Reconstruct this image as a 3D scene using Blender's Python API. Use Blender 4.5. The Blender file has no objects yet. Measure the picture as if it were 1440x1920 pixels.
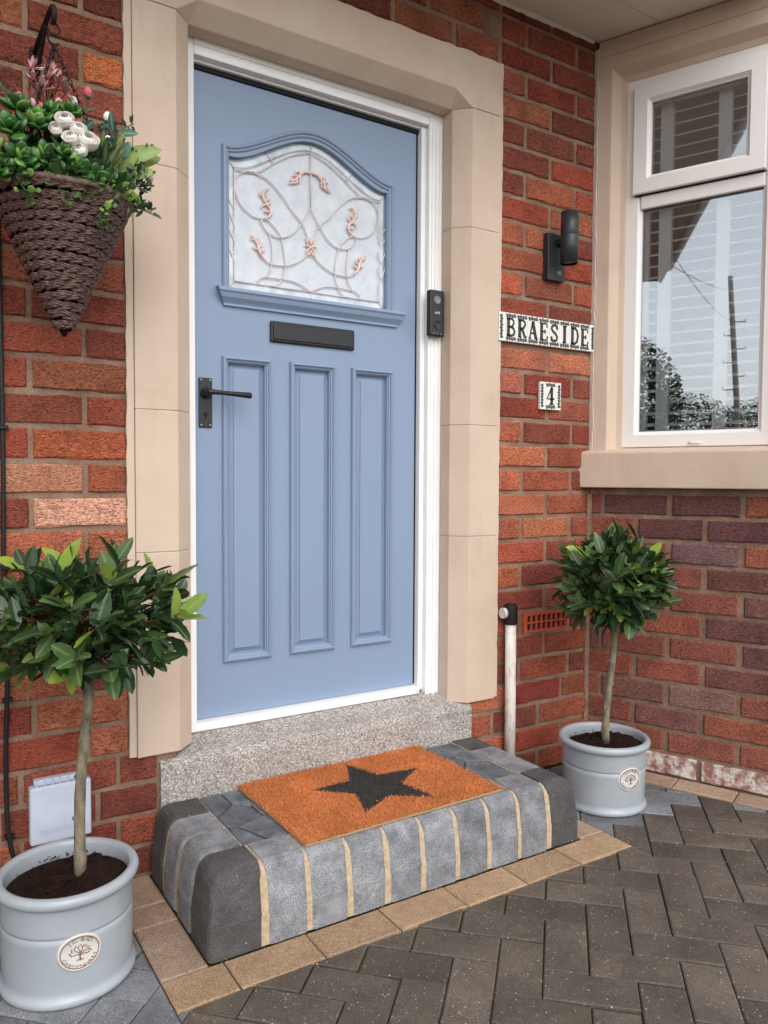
import bpy, bmesh, math, random
from mathutils import Vector, Matrix
from mathutils.geometry import tessellate_polygon
R = math.radians
scene = bpy.context.scene
col = scene.collection
rnd = random.Random(7)

# ------------------------------------------------------------------ camera, sky, sun, exposure
CAM = Vector((-0.784, -2.206, 1.136))
YAW, PITCH, ROLL, FPX = R(32.32), R(2.445), R(0.30), 1455.4
cd = bpy.data.cameras.new('camera'); cam = bpy.data.objects.new('camera', cd); col.objects.link(cam)
fw = Vector((math.sin(YAW)*math.cos(PITCH), math.cos(YAW)*math.cos(PITCH), -math.sin(PITCH)))
rt = Vector((math.cos(YAW), -math.sin(YAW), 0)); up = rt.cross(fw)
RX = rt*math.cos(ROLL)+up*math.sin(ROLL); UY = -rt*math.sin(ROLL)+up*math.cos(ROLL)
M = Matrix((RX, UY, -fw)).transposed().to_4x4(); M.translation = CAM
cam.matrix_world = M
cd.sensor_fit = 'VERTICAL'; cd.sensor_height = 24; cd.sensor_width = 18; cd.lens = FPX/1920*24
cd.clip_start = 0.05; cd.clip_end = 2000
scene.camera = cam

SUN_EL, SUN_AZ = R(46), R(190)          # azimuth measured clockwise from +Y
w = bpy.data.worlds.new('World'); scene.world = w; w.use_nodes = True
nt = w.node_tree; nt.nodes.clear()
o = nt.nodes.new('ShaderNodeOutputWorld'); bg = nt.nodes.new('ShaderNodeBackground')
sky = nt.nodes.new('ShaderNodeTexSky'); sky.sky_type = 'NISHITA'; sky.sun_disc = False
sky.sun_elevation = SUN_EL; sky.sun_rotation = SUN_AZ; sky.dust_density = 1.5; sky.air_density = 1.0
hs = nt.nodes.new('ShaderNodeHueSaturation'); hs.inputs['Saturation'].default_value = 0.22   # overcast: the cloud takes the blue out
nt.links.new(sky.outputs[0], hs.inputs['Color']); nt.links.new(hs.outputs[0], bg.inputs[0])
bg.inputs[1].default_value = 0.15
nt.links.new(bg.outputs[0], o.inputs[0])
sl = bpy.data.lights.new('sun', 'SUN'); sl.energy = 0.5; sl.angle = R(45); sl.color = (1, .97, .92)
so = bpy.data.objects.new('sun', sl); col.objects.link(so)
sd = Vector((math.sin(SUN_AZ)*math.cos(SUN_EL), math.cos(SUN_AZ)*math.cos(SUN_EL), math.sin(SUN_EL)))
so.rotation_euler = sd.to_track_quat('Z', 'Y').to_euler(); so.location = sd*30
scene.render.engine = 'CYCLES'
vs = scene.view_settings
vs.view_transform = 'Standard'; vs.look = 'None'; vs.gamma = 1; vs.use_curve_mapping = False
vs.exposure = 0.95

# ------------------------------------------------------------------ helpers
def lin(c):
    return tuple(((v/255)/12.92 if v/255 <= .04045 else ((v/255+.055)/1.055)**2.4) for v in c)
def rgba(c): return (*lin(c), 1)

class MB:
    """collects faces; build() links them as ONE mesh object"""
    def __init__(s): s.v = []; s.f = []; s.mi = []; s.sm = []
    def add(s, vs, fs, mi=0, smooth=False):
        b = len(s.v); s.v += [tuple(p) for p in vs]
        for f in fs: s.f.append(tuple(b+i for i in f)); s.mi.append(mi); s.sm.append(smooth)
    def box(s, x0, x1, y0, y1, z0, z1, mi=0):
        s.add([(x0,y0,z0),(x1,y0,z0),(x1,y1,z0),(x0,y1,z0),(x0,y0,z1),(x1,y0,z1),(x1,y1,z1),(x0,y1,z1)],
              [(3,2,1,0),(4,5,6,7),(0,1,5,4),(1,2,6,5),(2,3,7,6),(3,0,4,7)], mi)
    def rings(s, rings, closed=True, cap0=True, cap1=True, mi=0, smooth=False):
        n = len(rings[0]); b = len(s.v)
        for r in rings: s.v += [tuple(p) for p in r]
        for k in range(len(rings)-1):
            for i in range(n if closed else n-1):
                j = (i+1) % n
                s.f.append((b+k*n+i, b+k*n+j, b+(k+1)*n+j, b+(k+1)*n+i)); s.mi.append(mi); s.sm.append(smooth)
        if cap0 and closed: s.f.append(tuple(b+i for i in reversed(range(n)))); s.mi.append(mi); s.sm.append(False)
        if cap1 and closed: s.f.append(tuple(b+(len(rings)-1)*n+i for i in range(n))); s.mi.append(mi); s.sm.append(False)
    def tube(s, pts, rad, n=8, mi=0, smooth=True, caps=True):
        pts = [Vector(p) for p in pts]; rs = rad if isinstance(rad, (list, tuple)) else [rad]*len(pts)
        rings = []; ref = None
        for i, p in enumerate(pts):
            t = (pts[min(i+1, len(pts)-1)]-pts[max(i-1, 0)])
            if t.length < 1e-9: t = Vector((0,0,1))
            t.normalize()
            if ref is None:
                ref = Vector((0,0,1)) if abs(t.z) < .9 else Vector((1,0,0))
            a = (ref-t*ref.dot(t)); a.normalize(); ref = a; b2 = t.cross(a)
            rings.append([p+(a*math.cos(2*math.pi*k/n)+b2*math.sin(2*math.pi*k/n))*rs[i] for k in range(n)])
        s.rings(rings, True, caps, caps, mi, smooth)
    def lathe(s, prof, c=(0,0,0), n=48, mi=0, cap0=True, cap1=True, smooth=True):
        s.rings([[(c[0]+r*math.cos(2*math.pi*k/n), c[1]+r*math.sin(2*math.pi*k/n), c[2]+z) for k in range(n)] for r, z in prof], True, cap0, cap1, mi, smooth)
    def prism(s, poly, y0, y1, mi=0):
        """polygon in xz, extruded along y (y0 = front)"""
        n = len(poly); tr = tessellate_polygon([[Vector((p[0], p[1], 0)) for p in poly]])
        vs_ = [(p[0], y0, p[1]) for p in poly]+[(p[0], y1, p[1]) for p in poly]
        fs = [tuple(t) for t in tr]+[tuple(n+i for i in reversed(t)) for t in tr]
        fs += [(i, (i+1) % n, n+(i+1) % n, n+i) for i in range(n)]
        s.add(vs_, fs, mi)
    def mesh(s, name):
        me = bpy.data.meshes.new(name); me.from_pydata(s.v, [], s.f); me.update()
        for p, mi, sm in zip(me.polygons, s.mi, s.sm): p.material_index = mi; p.use_smooth = sm
        bm = bmesh.new(); bm.from_mesh(me); bmesh.ops.recalc_face_normals(bm, faces=bm.faces); bm.to_mesh(me); bm.free()
        return me
    def build(s, name, mats, parent=None, bevel=0, seg=2, matrix=None):
        me = s.mesh(name); return obj(name, me, mats, parent, bevel, seg, matrix)
def obj(name, me, mats, parent=None, bevel=0, seg=2, matrix=None):
    ob = bpy.data.objects.new(name, me); col.objects.link(ob)
    if mats is not None and len(me.materials) == 0:
        for m in (mats if isinstance(mats, (list, tuple)) else [mats]): me.materials.append(m)
    if parent is not None: ob.parent = parent
    if matrix is not None: ob.matrix_basis = matrix
    if bevel:
        b = ob.modifiers.new('bevel', 'BEVEL'); b.width = bevel; b.segments = seg; b.limit_method = 'ANGLE'; b.angle_limit = R(40)
    return ob
def empty(name, loc=(0,0,0)):
    e = bpy.data.objects.new(name, None); col.objects.link(e); e.location = loc; e.empty_display_size = .05
    return e
def tag(ob, label, cat, group=None):
    ob['label'] = label; ob['category'] = cat
    if group: ob['group'] = group
    return ob
def struct(ob): ob['kind'] = 'structure'; return ob
def loc_children(root):
    """children were built in world coordinates: keep them there under a root that stands at its base"""
    inv = Matrix.Translation(-Vector(root.location))
    for c in root.children: c.matrix_basis = inv @ c.matrix_basis
def frame_from(d, upv):
    d = Vector(d).normalized(); x = d.cross(Vector(upv))
    if x.length < 1e-4: x = d.cross(Vector((1, .2, .1)))
    x.normalize(); z = x.cross(d); return Matrix((x, d, z)).transposed()
def clip(poly, n, c):
    """keep the part of a convex polygon with n.p >= c"""
    out = []
    for i in range(len(poly)):
        a, b = poly[i], poly[(i+1) % len(poly)]; da, db = n[0]*a[0]+n[1]*a[1]-c, n[0]*b[0]+n[1]*b[1]-c
        if da >= 0: out.append(a)
        if (da >= 0) != (db >= 0):
            t = da/(da-db); out.append((a[0]+(b[0]-a[0])*t, a[1]+(b[1]-a[1])*t))
    return out
def area(p): return abs(sum(p[i][0]*p[(i+1) % len(p)][1]-p[(i+1) % len(p)][0]*p[i][1] for i in range(len(p))))/2 if len(p) > 2 else 0
def inset(poly, d):
    """shrink a convex polygon by d"""
    A = sum(poly[i][0]*poly[(i+1) % len(poly)][1]-poly[(i+1) % len(poly)][0]*poly[i][1] for i in range(len(poly)))
    if A < 0: poly = poly[::-1]
    out = list(poly)
    for i in range(len(poly)):
        a, b = poly[i], poly[(i+1) % len(poly)]; dx, dy = b[0]-a[0], b[1]-a[1]; L = math.hypot(dx, dy)
        if L < 1e-6: continue
        n = (-dy/L, dx/L); out = clip(out, n, n[0]*a[0]+n[1]*a[1]+d)
        if len(out) < 3: return []
    # drop near-duplicate points
    res = []
    for p in out:
        if not res or math.hypot(p[0]-res[-1][0], p[1]-res[-1][1]) > 1e-4: res.append(p)
    return res
def offset_loop(path, d):
    """mitred inward offset (d>0) of a closed CCW path"""
    n = len(path); out = []
    for i in range(n):
        p0, p1, p2 = Vector(path[i-1]), Vector(path[i]), Vector(path[(i+1) % n])
        e1 = (p1-p0).normalized(); e2 = (p2-p1).normalized()
        n1 = Vector((-e1.y, e1.x)); n2 = Vector((-e2.y, e2.x)); m = (n1+n2); k = m.dot(n1)
        m = m/max(k, .3); out.append((p1+m*d))
    return out
def sweep_loop(mb, path, prof, y, mi=0, smooth=False):
    """prof: (inward offset, height towards the viewer); path in xz, CCW"""
    rings = [[(q[0], y-h, q[1]) for q in offset_loop(path, d)] for d, h in prof]
    mb.rings(rings, True, False, False, mi, smooth)
def plate(outer, holes, y0, y1, name, mats, parent=None, bevel=0):
    bm = bmesh.new(); loops = []
    for lp in [outer]+holes:
        vv = [bm.verts.new((p[0], y0, p[1])) for p in lp]; loops.append(vv)
        for i in range(len(vv)): bm.edges.new((vv[i], vv[(i+1) % len(vv)]))
    bmesh.ops.triangle_fill(bm, use_beauty=True, use_dissolve=False, edges=bm.edges[:])
    for vv in loops:
        bk = [bm.verts.new((v.co.x, y1, v.co.z)) for v in vv]
        for i in range(len(vv)):
            j = (i+1) % len(vv); bm.faces.new((vv[i], vv[j], bk[j], bk[i]))
    bmesh.ops.recalc_face_normals(bm, faces=bm.faces)
    me = bpy.data.meshes.new(name); bm.to_mesh(me); bm.free()
    # make the front face look towards -y
    for p in me.polygons:
        if abs(p.normal.y) > .9 and p.normal.y > 0: p.flip()
    return obj(name, me, mats, parent, bevel)
def smooth_curve(pts, n=8):
    """Catmull-Rom through 2D/3D points"""
    P = [Vector(p) for p in pts]; out = []
    for i in range(len(P)-1):
        a, b, c, d = P[max(i-1, 0)], P[i], P[i+1], P[min(i+2, len(P)-1)]
        for k in range(n):
            t = k/n; out.append(.5*((2*b)+(c-a)*t+(2*a-5*b+4*c-d)*t*t+(3*b-a-3*c+d)*t*t*t))
    out.append(P[-1]); return out
def text_polys(body, size):
    cu = bpy.data.curves.new('text', 'FONT'); cu.body = body; cu.size = size; cu.align_x = 'CENTER'; cu.resolution_u = 2
    ob = bpy.data.objects.new('text', cu); col.objects.link(ob)
    dg = bpy.context.evaluated_depsgraph_get(); me = bpy.data.meshes.new_from_object(ob.evaluated_get(dg))
    vs_ = [tuple(v.co) for v in me.vertices]; fs = [tuple(p.vertices) for p in me.polygons]
    bpy.data.objects.remove(ob); bpy.data.curves.remove(cu); bpy.data.meshes.remove(me)
    return vs_, fs

# ------------------------------------------------------------------ materials
class NM:
    def __init__(s, name, rough=.6, spec=.5, metal=0):
        s.m = bpy.data.materials.new(name); s.m.use_nodes = True; s.t = s.m.node_tree; s.b = s.t.nodes['Principled BSDF']
        s.b.inputs['Roughness'].default_value = rough; s.b.inputs['Specular IOR Level'].default_value = spec; s.b.inputs['Metallic'].default_value = metal
        s.co = None
    def n(s, t, **k):
        x = s.t.nodes.new(t)
        for a, v in k.items(): setattr(x, a, v)
        return x
    def l(s, a, b): s.t.links.new(a, b)
    def coord(s, kind='pos', scale=(1,1,1)):
        if kind == 'pos': g = s.n('ShaderNodeNewGeometry').outputs['Position']
        else: g = s.n('ShaderNodeTexCoord').outputs['Object']
        mp = s.n('ShaderNodeMapping'); mp.inputs['Scale'].default_value = scale; s.l(g, mp.inputs['Vector']); return mp.outputs[0]
    def noise(s, co, scale, detail=3, rough=.55):
        x = s.n('ShaderNodeTexNoise'); x.inputs['Scale'].default_value = scale; x.inputs['Detail'].default_value = detail; x.inputs['Roughness'].default_value = rough
        s.l(co, x.inputs['Vector']); return x.outputs['Fac']
    def voro(s, co, scale, feature='F1'):
        x = s.n('ShaderNodeTexVoronoi'); x.feature = feature; x.inputs['Scale'].default_value = scale; s.l(co, x.inputs['Vector']); return x
    def ramp(s, fac, stops):
        x = s.n('ShaderNodeValToRGB'); e = x.color_ramp.elements
        while len(e) < len(stops): e.new(.5)
        for i, (p, c) in enumerate(stops):
            e[i].position = p; e[i].color = c if len(c) == 4 else (*c, 1)
        s.l(fac, x.inputs[0]); return x.outputs[0]
    def mix(s, fac, a, b, mode='MIX'):
        x = s.n('ShaderNodeMix', data_type='RGBA', blend_type=mode)
        for sock, v in ((x.inputs[0], fac), (x.inputs[6], a), (x.inputs[7], b)):
            if isinstance(v, (int, float)): sock.default_value = v
            elif isinstance(v, tuple): sock.default_value = v if len(v) == 4 else (*v, 1)
            else: s.l(v, sock)
        return x.outputs[2]
    def math(s, op, a, b=0):
        x = s.n('ShaderNodeMath', operation=op)
        for sock, v in ((x.inputs[0], a), (x.inputs[1], b)):
            if isinstance(v, (int, float)): sock.default_value = v
            else: s.l(v, sock)
        return x.outputs[0]
    def color(s, c):
        if isinstance(c, tuple): s.b.inputs['Base Color'].default_value = c if len(c) == 4 else (*c, 1)
        else: s.l(c, s.b.inputs['Base Color'])
    def bump(s, h, dist=.002, strength=1, prev=None):
        x = s.n('ShaderNodeBump'); x.inputs['Distance'].default_value = dist; x.inputs['Strength'].default_value = strength
        s.l(h, x.inputs['Height']); 
        if prev is not None: s.l(prev, x.inputs['Normal'])
        s.l(x.outputs[0], s.b.inputs['Normal']); return x.outputs[0]
    def objcol(s): return s.n('ShaderNodeObjectInfo').outputs['Color']
    def objrand(s): return s.n('ShaderNodeObjectInfo').outputs['Random']
G1 = (1,1,1,1); G0 = (0,0,0,1)
def g(v): return (v, v, v, 1)

def simple(name, c, rough=.5, spec=.5, metal=0, var=.12, nscale=25, bump=0, bscale=200, bdist=.001, kind='pos'):
    m = NM(name, rough, spec, metal); co = m.coord(kind)
    n1 = m.noise(co, nscale, 4)
    m.color(m.mix(1.0, rgba(c), m.ramp(n1, [(.3, g(1-var)), (.7, g(1+var*.6))]), 'MULTIPLY'))
    if bump: m.bump(m.noise(co, bscale, 4), bdist, bump)
    return m.m

def brick_material():
    m = NM('rustic_brick', .88, .25); rd = m.objrand()
    geo = m.n('ShaderNodeNewGeometry').outputs['Position']
    off = m.n('ShaderNodeVectorMath', operation='SCALE'); off.inputs[0].default_value = (3.1, 1.7, 5.3); m.l(rd, off.inputs['Scale'])
    ad = m.n('ShaderNodeVectorMath', operation='ADD'); m.l(geo, ad.inputs[0]); m.l(off.outputs[0], ad.inputs[1])
    mp = m.n('ShaderNodeMapping'); mp.inputs['Scale'].default_value = (1, 1, 2.3); m.l(ad.outputs[0], mp.inputs['Vector'])
    co = mp.outputs[0]
    crease = m.noise(co, 85, 5, .62); pits = m.noise(co, 210, 3, .6); patch = m.noise(ad.outputs[0], 9, 3); pale = m.noise(ad.outputs[0], 22, 4, .65)
    base = m.mix(1.0, m.objcol(), m.ramp(patch, [(.28, (.72, .66, .64, 1)), (.5, g(1)), (.75, (1.22, 1.16, 1.05, 1))]), 'MULTIPLY')
    base = m.mix(1.0, base, m.ramp(crease, [(.33, g(.42)), (.43, g(.84)), (.55, g(1.06)), (.66, g(1.35)), (.76, g(1.7))]), 'MULTIPLY')
    base = m.mix(m.ramp(pits, [(.36, g(.9)), (.45, g(0))]), base, (.022, .012, .010, 1))
    base = m.mix(m.ramp(pale, [(.70, g(0)), (.80, g(.45))]), base, (.52, .40, .33, 1))
    m.color(base)
    h = m.math('ADD', m.math('MULTIPLY', crease, .8), m.math('MULTIPLY', pits, .5))
    m.bump(h, .011, 1.0); return m.m
M_BRICK = brick_material()

def mortar_material():
    m = NM('brown_mortar', .92, .2); co = m.coord()
    a = m.noise(co, 12, 4); b = m.noise(co, 160, 4)
    c = m.ramp(a, [(.3, rgba((122, 96, 80))), (.55, rgba((146, 118, 100))), (.8, rgba((168, 142, 122)))])
    c = m.mix(1.0, c, m.ramp(b, [(.35, g(.72)), (.6, g(1.05))]), 'MULTIPLY'); m.color(c)
    m.bump(m.math('ADD', m.noise(co, 60, 4), m.math('MULTIPLY', b, .5)), .004, .7); return m.m
M_MORTAR = mortar_material()

def stone_material():
    m = NM('cream_masonry_paint', .72, .3); co = m.coord()
    a = m.noise(co, 5, 4); b = m.noise(co, 220, 4)
    c = m.ramp(a, [(.25, rgba((196, 173, 153))), (.5, rgba((205, 183, 163))), (.8, rgba((211, 191, 171)))])
    c = m.mix(m.ramp(m.noise(co, 30, 5, .7), [(.62, g(0)), (.8, g(.4))]), c, rgba((176, 154, 132)))
    c = m.mix(m.ramp(m.noise(m.coord('pos', (1, 1, .12)), 26, 4, .6), [(.58, g(0)), (.75, g(.22))]), c, rgba((168, 150, 130)))
    c = m.mix(m.ramp(m.noise(co, 150, 3, .6), [(.70, g(0)), (.76, g(.5))]), c, rgba((150, 132, 114)))
    m.color(c); m.bump(m.math('ADD', m.math('MULTIPLY', b, .6), m.noise(co, 28, 4)), .0022, .6); return m.m
M_STONE = stone_material()

def door_paint():
    m = NM('blue_door_paint', .38, .45); co = m.coord('pos', (1, 1, .06))
    gr = m.noise(co, 160, 4, .6); big = m.noise(m.coord(), 3, 2)
    m.color(m.mix(big, rgba((131, 148, 174)), rgba((137, 153, 178))))
    m.bump(gr, .0016, .35); return m.m
M_DOOR = door_paint()
M_WHITE = simple('white_frame_paint', (242, 240, 238), .4, .5, var=.05, nscale=8)
M_UPVC = simple('white_upvc', (238, 232, 228), .28, .5, var=.03, nscale=6)
M_BLACK = simple('black_metal', (26, 26, 28), .38, .5, var=.2, nscale=60, bump=.25, bscale=300, bdist=.0005)
M_RUBBER = simple('black_seal', (14, 14, 15), .6, .3)
M_ANTH = simple('anthracite_metal', (44, 46, 50), .42, .5, var=.15, nscale=40)
M_LENS = simple('grey_lens', (120, 120, 118), .25, .6)
M_CHROME = simple('screw_steel', (150, 150, 150), .3, .5, 1.0)
M_SOFFIT = simple('soffit_board', (226, 217, 205), .5, .4, var=.05, nscale=5)
M_DARK = simple('dark_interior', (40, 38, 36), .9, .1)
M_ROOM = simple('room_wall', (46, 46, 44), .9, .1)
M_SHUT = simple('shutter_paint', (244, 244, 242), .45, .4, var=.03)

def window_glass():
    m = bpy.data.materials.new('window_glass'); m.use_nodes = True; t = m.node_tree; t.nodes.clear()
    o_ = t.nodes.new('ShaderNodeOutputMaterial'); mx = t.nodes.new('ShaderNodeMixShader'); tr = t.nodes.new('ShaderNodeBsdfTransparent'); gl = t.nodes.new('ShaderNodeBsdfGlossy')
    gl.inputs['Roughness'].default_value = 0.0; gl.inputs['Color'].default_value = (.93, .97, 1, 1); tr.inputs['Color'].default_value = (1, 1, 1, 1)
    fr = t.nodes.new('ShaderNodeFresnel'); fr.inputs['IOR'].default_value = 1.5
    a = t.nodes.new('ShaderNodeMath'); a.operation = 'MULTIPLY_ADD'; a.inputs[1].default_value = 1.4; a.inputs[2].default_value = .19   # several coated surfaces of a sealed unit
    a.use_clamp = True
    t.links.new(fr.outputs[0], a.inputs[0]); t.links.new(a.outputs[0], mx.inputs[0]); t.links.new(tr.outputs[0], mx.inputs[1]); t.links.new(gl.outputs[0], mx.inputs[2]); t.links.new(mx.outputs[0], o_.inputs[0])
    return m
M_GLASS = window_glass()
def frosted():
    m = NM('obscure_glass', .3, .8); co = m.coord('pos', (1, 1, 1))
    n1 = m.noise(co, 26, 4); m.color(m.ramp(n1, [(.3, rgba((196, 202, 210))), (.7, rgba((214, 218, 224)))]))
    m.bump(m.noise(co, 70, 3), .003, .35); return m.m
M_FROST = frosted()
def bevelglass():
    m = NM('bevelled_glass', .08, 1.0); co = m.coord()
    m.color(m.ramp(m.noise(co, 14, 2), [(.35, rgba((176, 186, 194))), (.65, rgba((222, 227, 232)))])); return m.m
M_BEV = bevelglass()
M_CAME = simple('lead_came', (224, 210, 207), .35, .6, .1, var=.1)
M_ROSE = simple('rose_gold', (242, 208, 194), .4, .6, .05, var=.1, nscale=80)

def concrete_slab():
    m = NM('granolithic_concrete', .9, .25); co = m.coord()
    v = m.voro(co, 300); a = m.noise(co, 7, 4)
    sep = m.n('ShaderNodeSeparateColor'); m.l(v.outputs['Color'], sep.inputs[0])
    c = m.ramp(sep.outputs[0], [(.0, rgba((110, 103, 98))), (.2, rgba((146, 138, 131))), (.5, rgba((172, 163, 156))), (.8, rgba((194, 186, 178))), (1, rgba((222, 216, 210)))])
    c = m.mix(1.0, c, m.ramp(a, [(.3, g(.8)), (.65, g(1.05))]), 'MULTIPLY')
    m.color(c); m.bump(m.math('ADD', m.noise(co, 150, 4), v.outputs['Distance']), .004, .6); return m.m
M_SLAB = concrete_slab()

def paver_mat(name, c0, c1, speck=.5, moss=0, bumpd=.003, wet=.55, big=6):
    m = NM(name, .75, .35); rd = m.objrand(); po = m.coord()
    of = m.n('ShaderNodeVectorMath', operation='SCALE'); of.inputs[0].default_value = (7.3, 4.1, 5.9); m.l(rd, of.inputs['Scale'])
    av = m.n('ShaderNodeVectorMath', operation='ADD'); m.l(po, av.inputs[0]); m.l(of.outputs[0], av.inputs[1]); co = av.outputs[0]     # every block its own piece of the pattern
    a = m.noise(co, big, 4); b = m.noise(co, 300, 4, .65); d = m.noise(co, 40, 4)
    c = m.ramp(a, [(.3, rgba(c0)), (.7, rgba(c1))])
    c = m.mix(1.0, c, m.ramp(rd, [(0, g(.78)), (1, g(1.16))]), 'MULTIPLY')
    c = m.mix(1.0, c, m.ramp(b, [(.33, g(.5)), (.5, g(1)), (.68, g(1.5))]), 'MULTIPLY')
    c = m.mix(1.0, c, m.ramp(d, [(.3, g(.85)), (.7, g(1.1))]), 'MULTIPLY')
    if speck:
        for sc, th, am in ((150, .24, 1), (90, .2, 1), (45, .09, 1)):
            v = m.voro(co, sc); sep = m.n('ShaderNodeSeparateColor'); m.l(v.outputs['Color'], sep.inputs[0])
            pick = m.math('GREATER_THAN', sep.outputs[0], 1-.20*speck)
            near = m.math('LESS_THAN', v.outputs['Distance'], th)
            c = m.mix(m.math('MULTIPLY', m.math('MULTIPLY', pick, near), .75*am), c, rgba((182, 172, 160)))
    if moss: c = m.mix(m.ramp(m.noise(co, 11, 5, .7), [(.60, g(0)), (.72, g(moss))]), c, rgba((120, 104, 52)))
    m.color(c)
    m.l(m.ramp(a, [(.3, g(wet)), (.7, g(wet+.3))]), m.b.inputs['Roughness'])
    m.bump(m.math('ADD', b, m.math('MULTIPLY', d, .6)), bumpd, .55); return m.m
M_PAVER = paver_mat('dark_block_paver', (80, 72, 64), (104, 94, 84), .45, .2)
M_PAVER_DRY = paver_mat('dry_grey_block_paver', (98, 99, 102), (130, 131, 134), .35, 0, wet=.65)
M_TAN = paver_mat('tan_block_paver', (150, 123, 96), (172, 143, 114), .3, .2, wet=.7)
M_PINK = paver_mat('pinkish_block_paver', (156, 132, 112), (180, 153, 131), .2, .06, wet=.7)
M_KERB = paver_mat('grey_kerb_block', (112, 113, 117), (160, 160, 163), .06, 0, .009, .65, 17)
M_KERBD = paver_mat('charcoal_kerb_block', (66, 64, 64), (92, 89, 88), .05, 0, .008, .6, 12)
M_SLATE = paver_mat('charcoal_cut_paver', (76, 79, 84), (128, 132, 137), 0, 0, .010, .5, 16)
M_SANDJ = simple('sandy_joint_mortar', (190, 168, 138), .95, .1, var=.25, nscale=60, bump=.8, bscale=220, bdist=.003)
M_BED = simple('jointing_sand', (86, 78, 48), .95, .1, var=.35, nscale=40, bump=.8, bscale=300, bdist=.003)
M_GROUND = simple('far_ground', (88, 84, 78), .95, .1, var=.2, nscale=1)
M_WHITEWASH = NM('white_stained_brick', .9, .2)
_m = M_WHITEWASH; _c = _m.coord(); _m.color(_m.mix(_m.ramp(_m.noise(_c, 28, 5, .7), [(.40, G0), (.58, G1)]), rgba((214, 208, 200)), rgba((150, 104, 92)))); _m.bump(_m.noise(_c, 60, 5), .006, .9); M_WHITEWASH = _m.m
M_TERRA = simple('terracotta_air_brick', (190, 86, 62), .85, .25, var=.2, nscale=60, bump=.6, bscale=300, bdist=.002)
M_POT = NM('pale_grey_glaze', .24, .55); _m = M_POT; _c = _m.coord()
_k = _m.ramp(_m.noise(_c, 10, 3), [(.3, rgba((151, 157, 163))), (.7, rgba((163, 168, 173)))])
_k = _m.mix(_m.ramp(_m.noise(_c, 42, 6, .75), [(.63, g(0)), (.74, g(.28))]), _k, rgba((128, 120, 108)))
_k = _m.mix(_m.ramp(_m.noise(_c, 260, 3, .6), [(.73, g(0)), (.77, g(.6))]), _k, rgba((96, 84, 72)))
_m.color(_k); _m.bump(_m.noise(_c, 45, 3), .002, .18); M_POT = _m.m
M_BADGE = simple('badge_glaze', (205, 200, 194), .35, .5, var=.05)
M_BADGEINK = simple('badge_brown_ink', (132, 96, 80), .6, .3)
def soil_mat():
    m = NM('dark_compost', .95, .15); co = m.coord()
    m.color(m.ramp(m.noise(co, 180, 5, .7), [(.3, rgba((22, 14, 12))), (.55, rgba((52, 34, 27))), (.8, rgba((92, 62, 48)))]))
    m.bump(m.noise(co, 160, 5, .7), .012, 1); return m.m
M_SOIL = soil_mat()
def bark():
    m = NM('grey_green_bark', .85, .2); co = m.coord('pos', (1, 1, .35))
    m.color(m.ramp(m.noise(co, 70, 5, .65), [(.3, rgba((88, 80, 66))), (.55, rgba((134, 124, 104))), (.8, rgba((164, 152, 130)))]))
    m.bump(m.noise(co, 120, 5), .006, 1); return m.m
M_BARK = bark()
M_TWIG = simple('reddish_twig', (92, 52, 40), .8, .2, var=.3, nscale=60)
def leaf_mat(name, dark, mid, light, lightpos=.8, rough=.32, midrib=True, trans=.25):
    m = NM(name, rough, .5); rd = m.objrand()
    c = m.ramp(rd, [(0, rgba(dark)), (.55, rgba(mid)), (lightpos, rgba(mid)), (min(1, lightpos+.08), rgba(light))])
    oc = m.coord('obj'); c = m.mix(1.0, c, m.ramp(m.noise(oc, 60, 3), [(.3, g(.8)), (.7, g(1.15))]), 'MULTIPLY')
    if midrib:
        sx = m.n('ShaderNodeSeparateXYZ'); m.l(oc, sx.inputs[0]); ab = m.math('ABSOLUTE', sx.outputs[0])
        c = m.mix(m.ramp(ab, [(.0006, g(.5)), (.0013, g(0))]), c, rgba((150, 165, 110)))
        # side veins
        wv = m.math('SINE', m.math('MULTIPLY', m.math('SUBTRACT', sx.outputs[1], m.math('MULTIPLY', ab, .9)), 700))
        m.bump(wv, .0004, .16)
    m.color(c)
    if trans:
        tl = m.n('ShaderNodeBsdfTranslucent'); m.l(c, tl.inputs[0]); ms = m.n('ShaderNodeMixShader'); ms.inputs[0].default_value = trans
        out = [x for x in m.t.nodes if x.type == 'OUTPUT_MATERIAL'][0]
        m.l(m.b.outputs[0], ms.inputs[1]); m.l(tl.outputs[0], ms.inputs[2]); m.l(ms.outputs[0], out.inputs[0])
    return m.m
M_LEAF = leaf_mat('bay_leaf', (42, 64, 40), (80, 108, 60), (150, 176, 72), .82)
M_LEAFY = leaf_mat('young_bay_leaf', (118, 150, 54), (140, 170, 64), (166, 190, 84), .8)
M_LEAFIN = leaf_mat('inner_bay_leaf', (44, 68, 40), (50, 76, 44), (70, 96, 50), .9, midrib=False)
M_JADE = leaf_mat('succulent_leaf', (44, 84, 40), (64, 112, 46), (112, 152, 66), .8, .25, False, .1)
M_BOX = leaf_mat('round_sprig_leaf', (58, 92, 48), (84, 124, 58), (156, 186, 92), .75, .35, False)
M_DARKSPRIG = leaf_mat('dark_sprig_leaf', (40, 66, 50), (58, 88, 60), (92, 120, 76), .85, .4, False)
M_UNDER = leaf_mat('filler_leaf', (52, 82, 50), (62, 94, 54), (80, 112, 60), .8, .4, False)
M_TEAL = leaf_mat('teal_leaf', (34, 78, 70), (48, 104, 90), (80, 134, 112), .8, .4, True)
M_LIME = leaf_mat('lime_leaf', (118, 142, 66), (146, 168, 84), (178, 192, 112), .8, .4, True)
M_BLADE = leaf_mat('blade_leaf', (52, 78, 30), (92, 112, 40), (130, 132, 52), .75, .35, True)
M_PETALW = simple('white_rose_petal', (250, 246, 238), .6, .25, var=.08, nscale=60)
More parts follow.
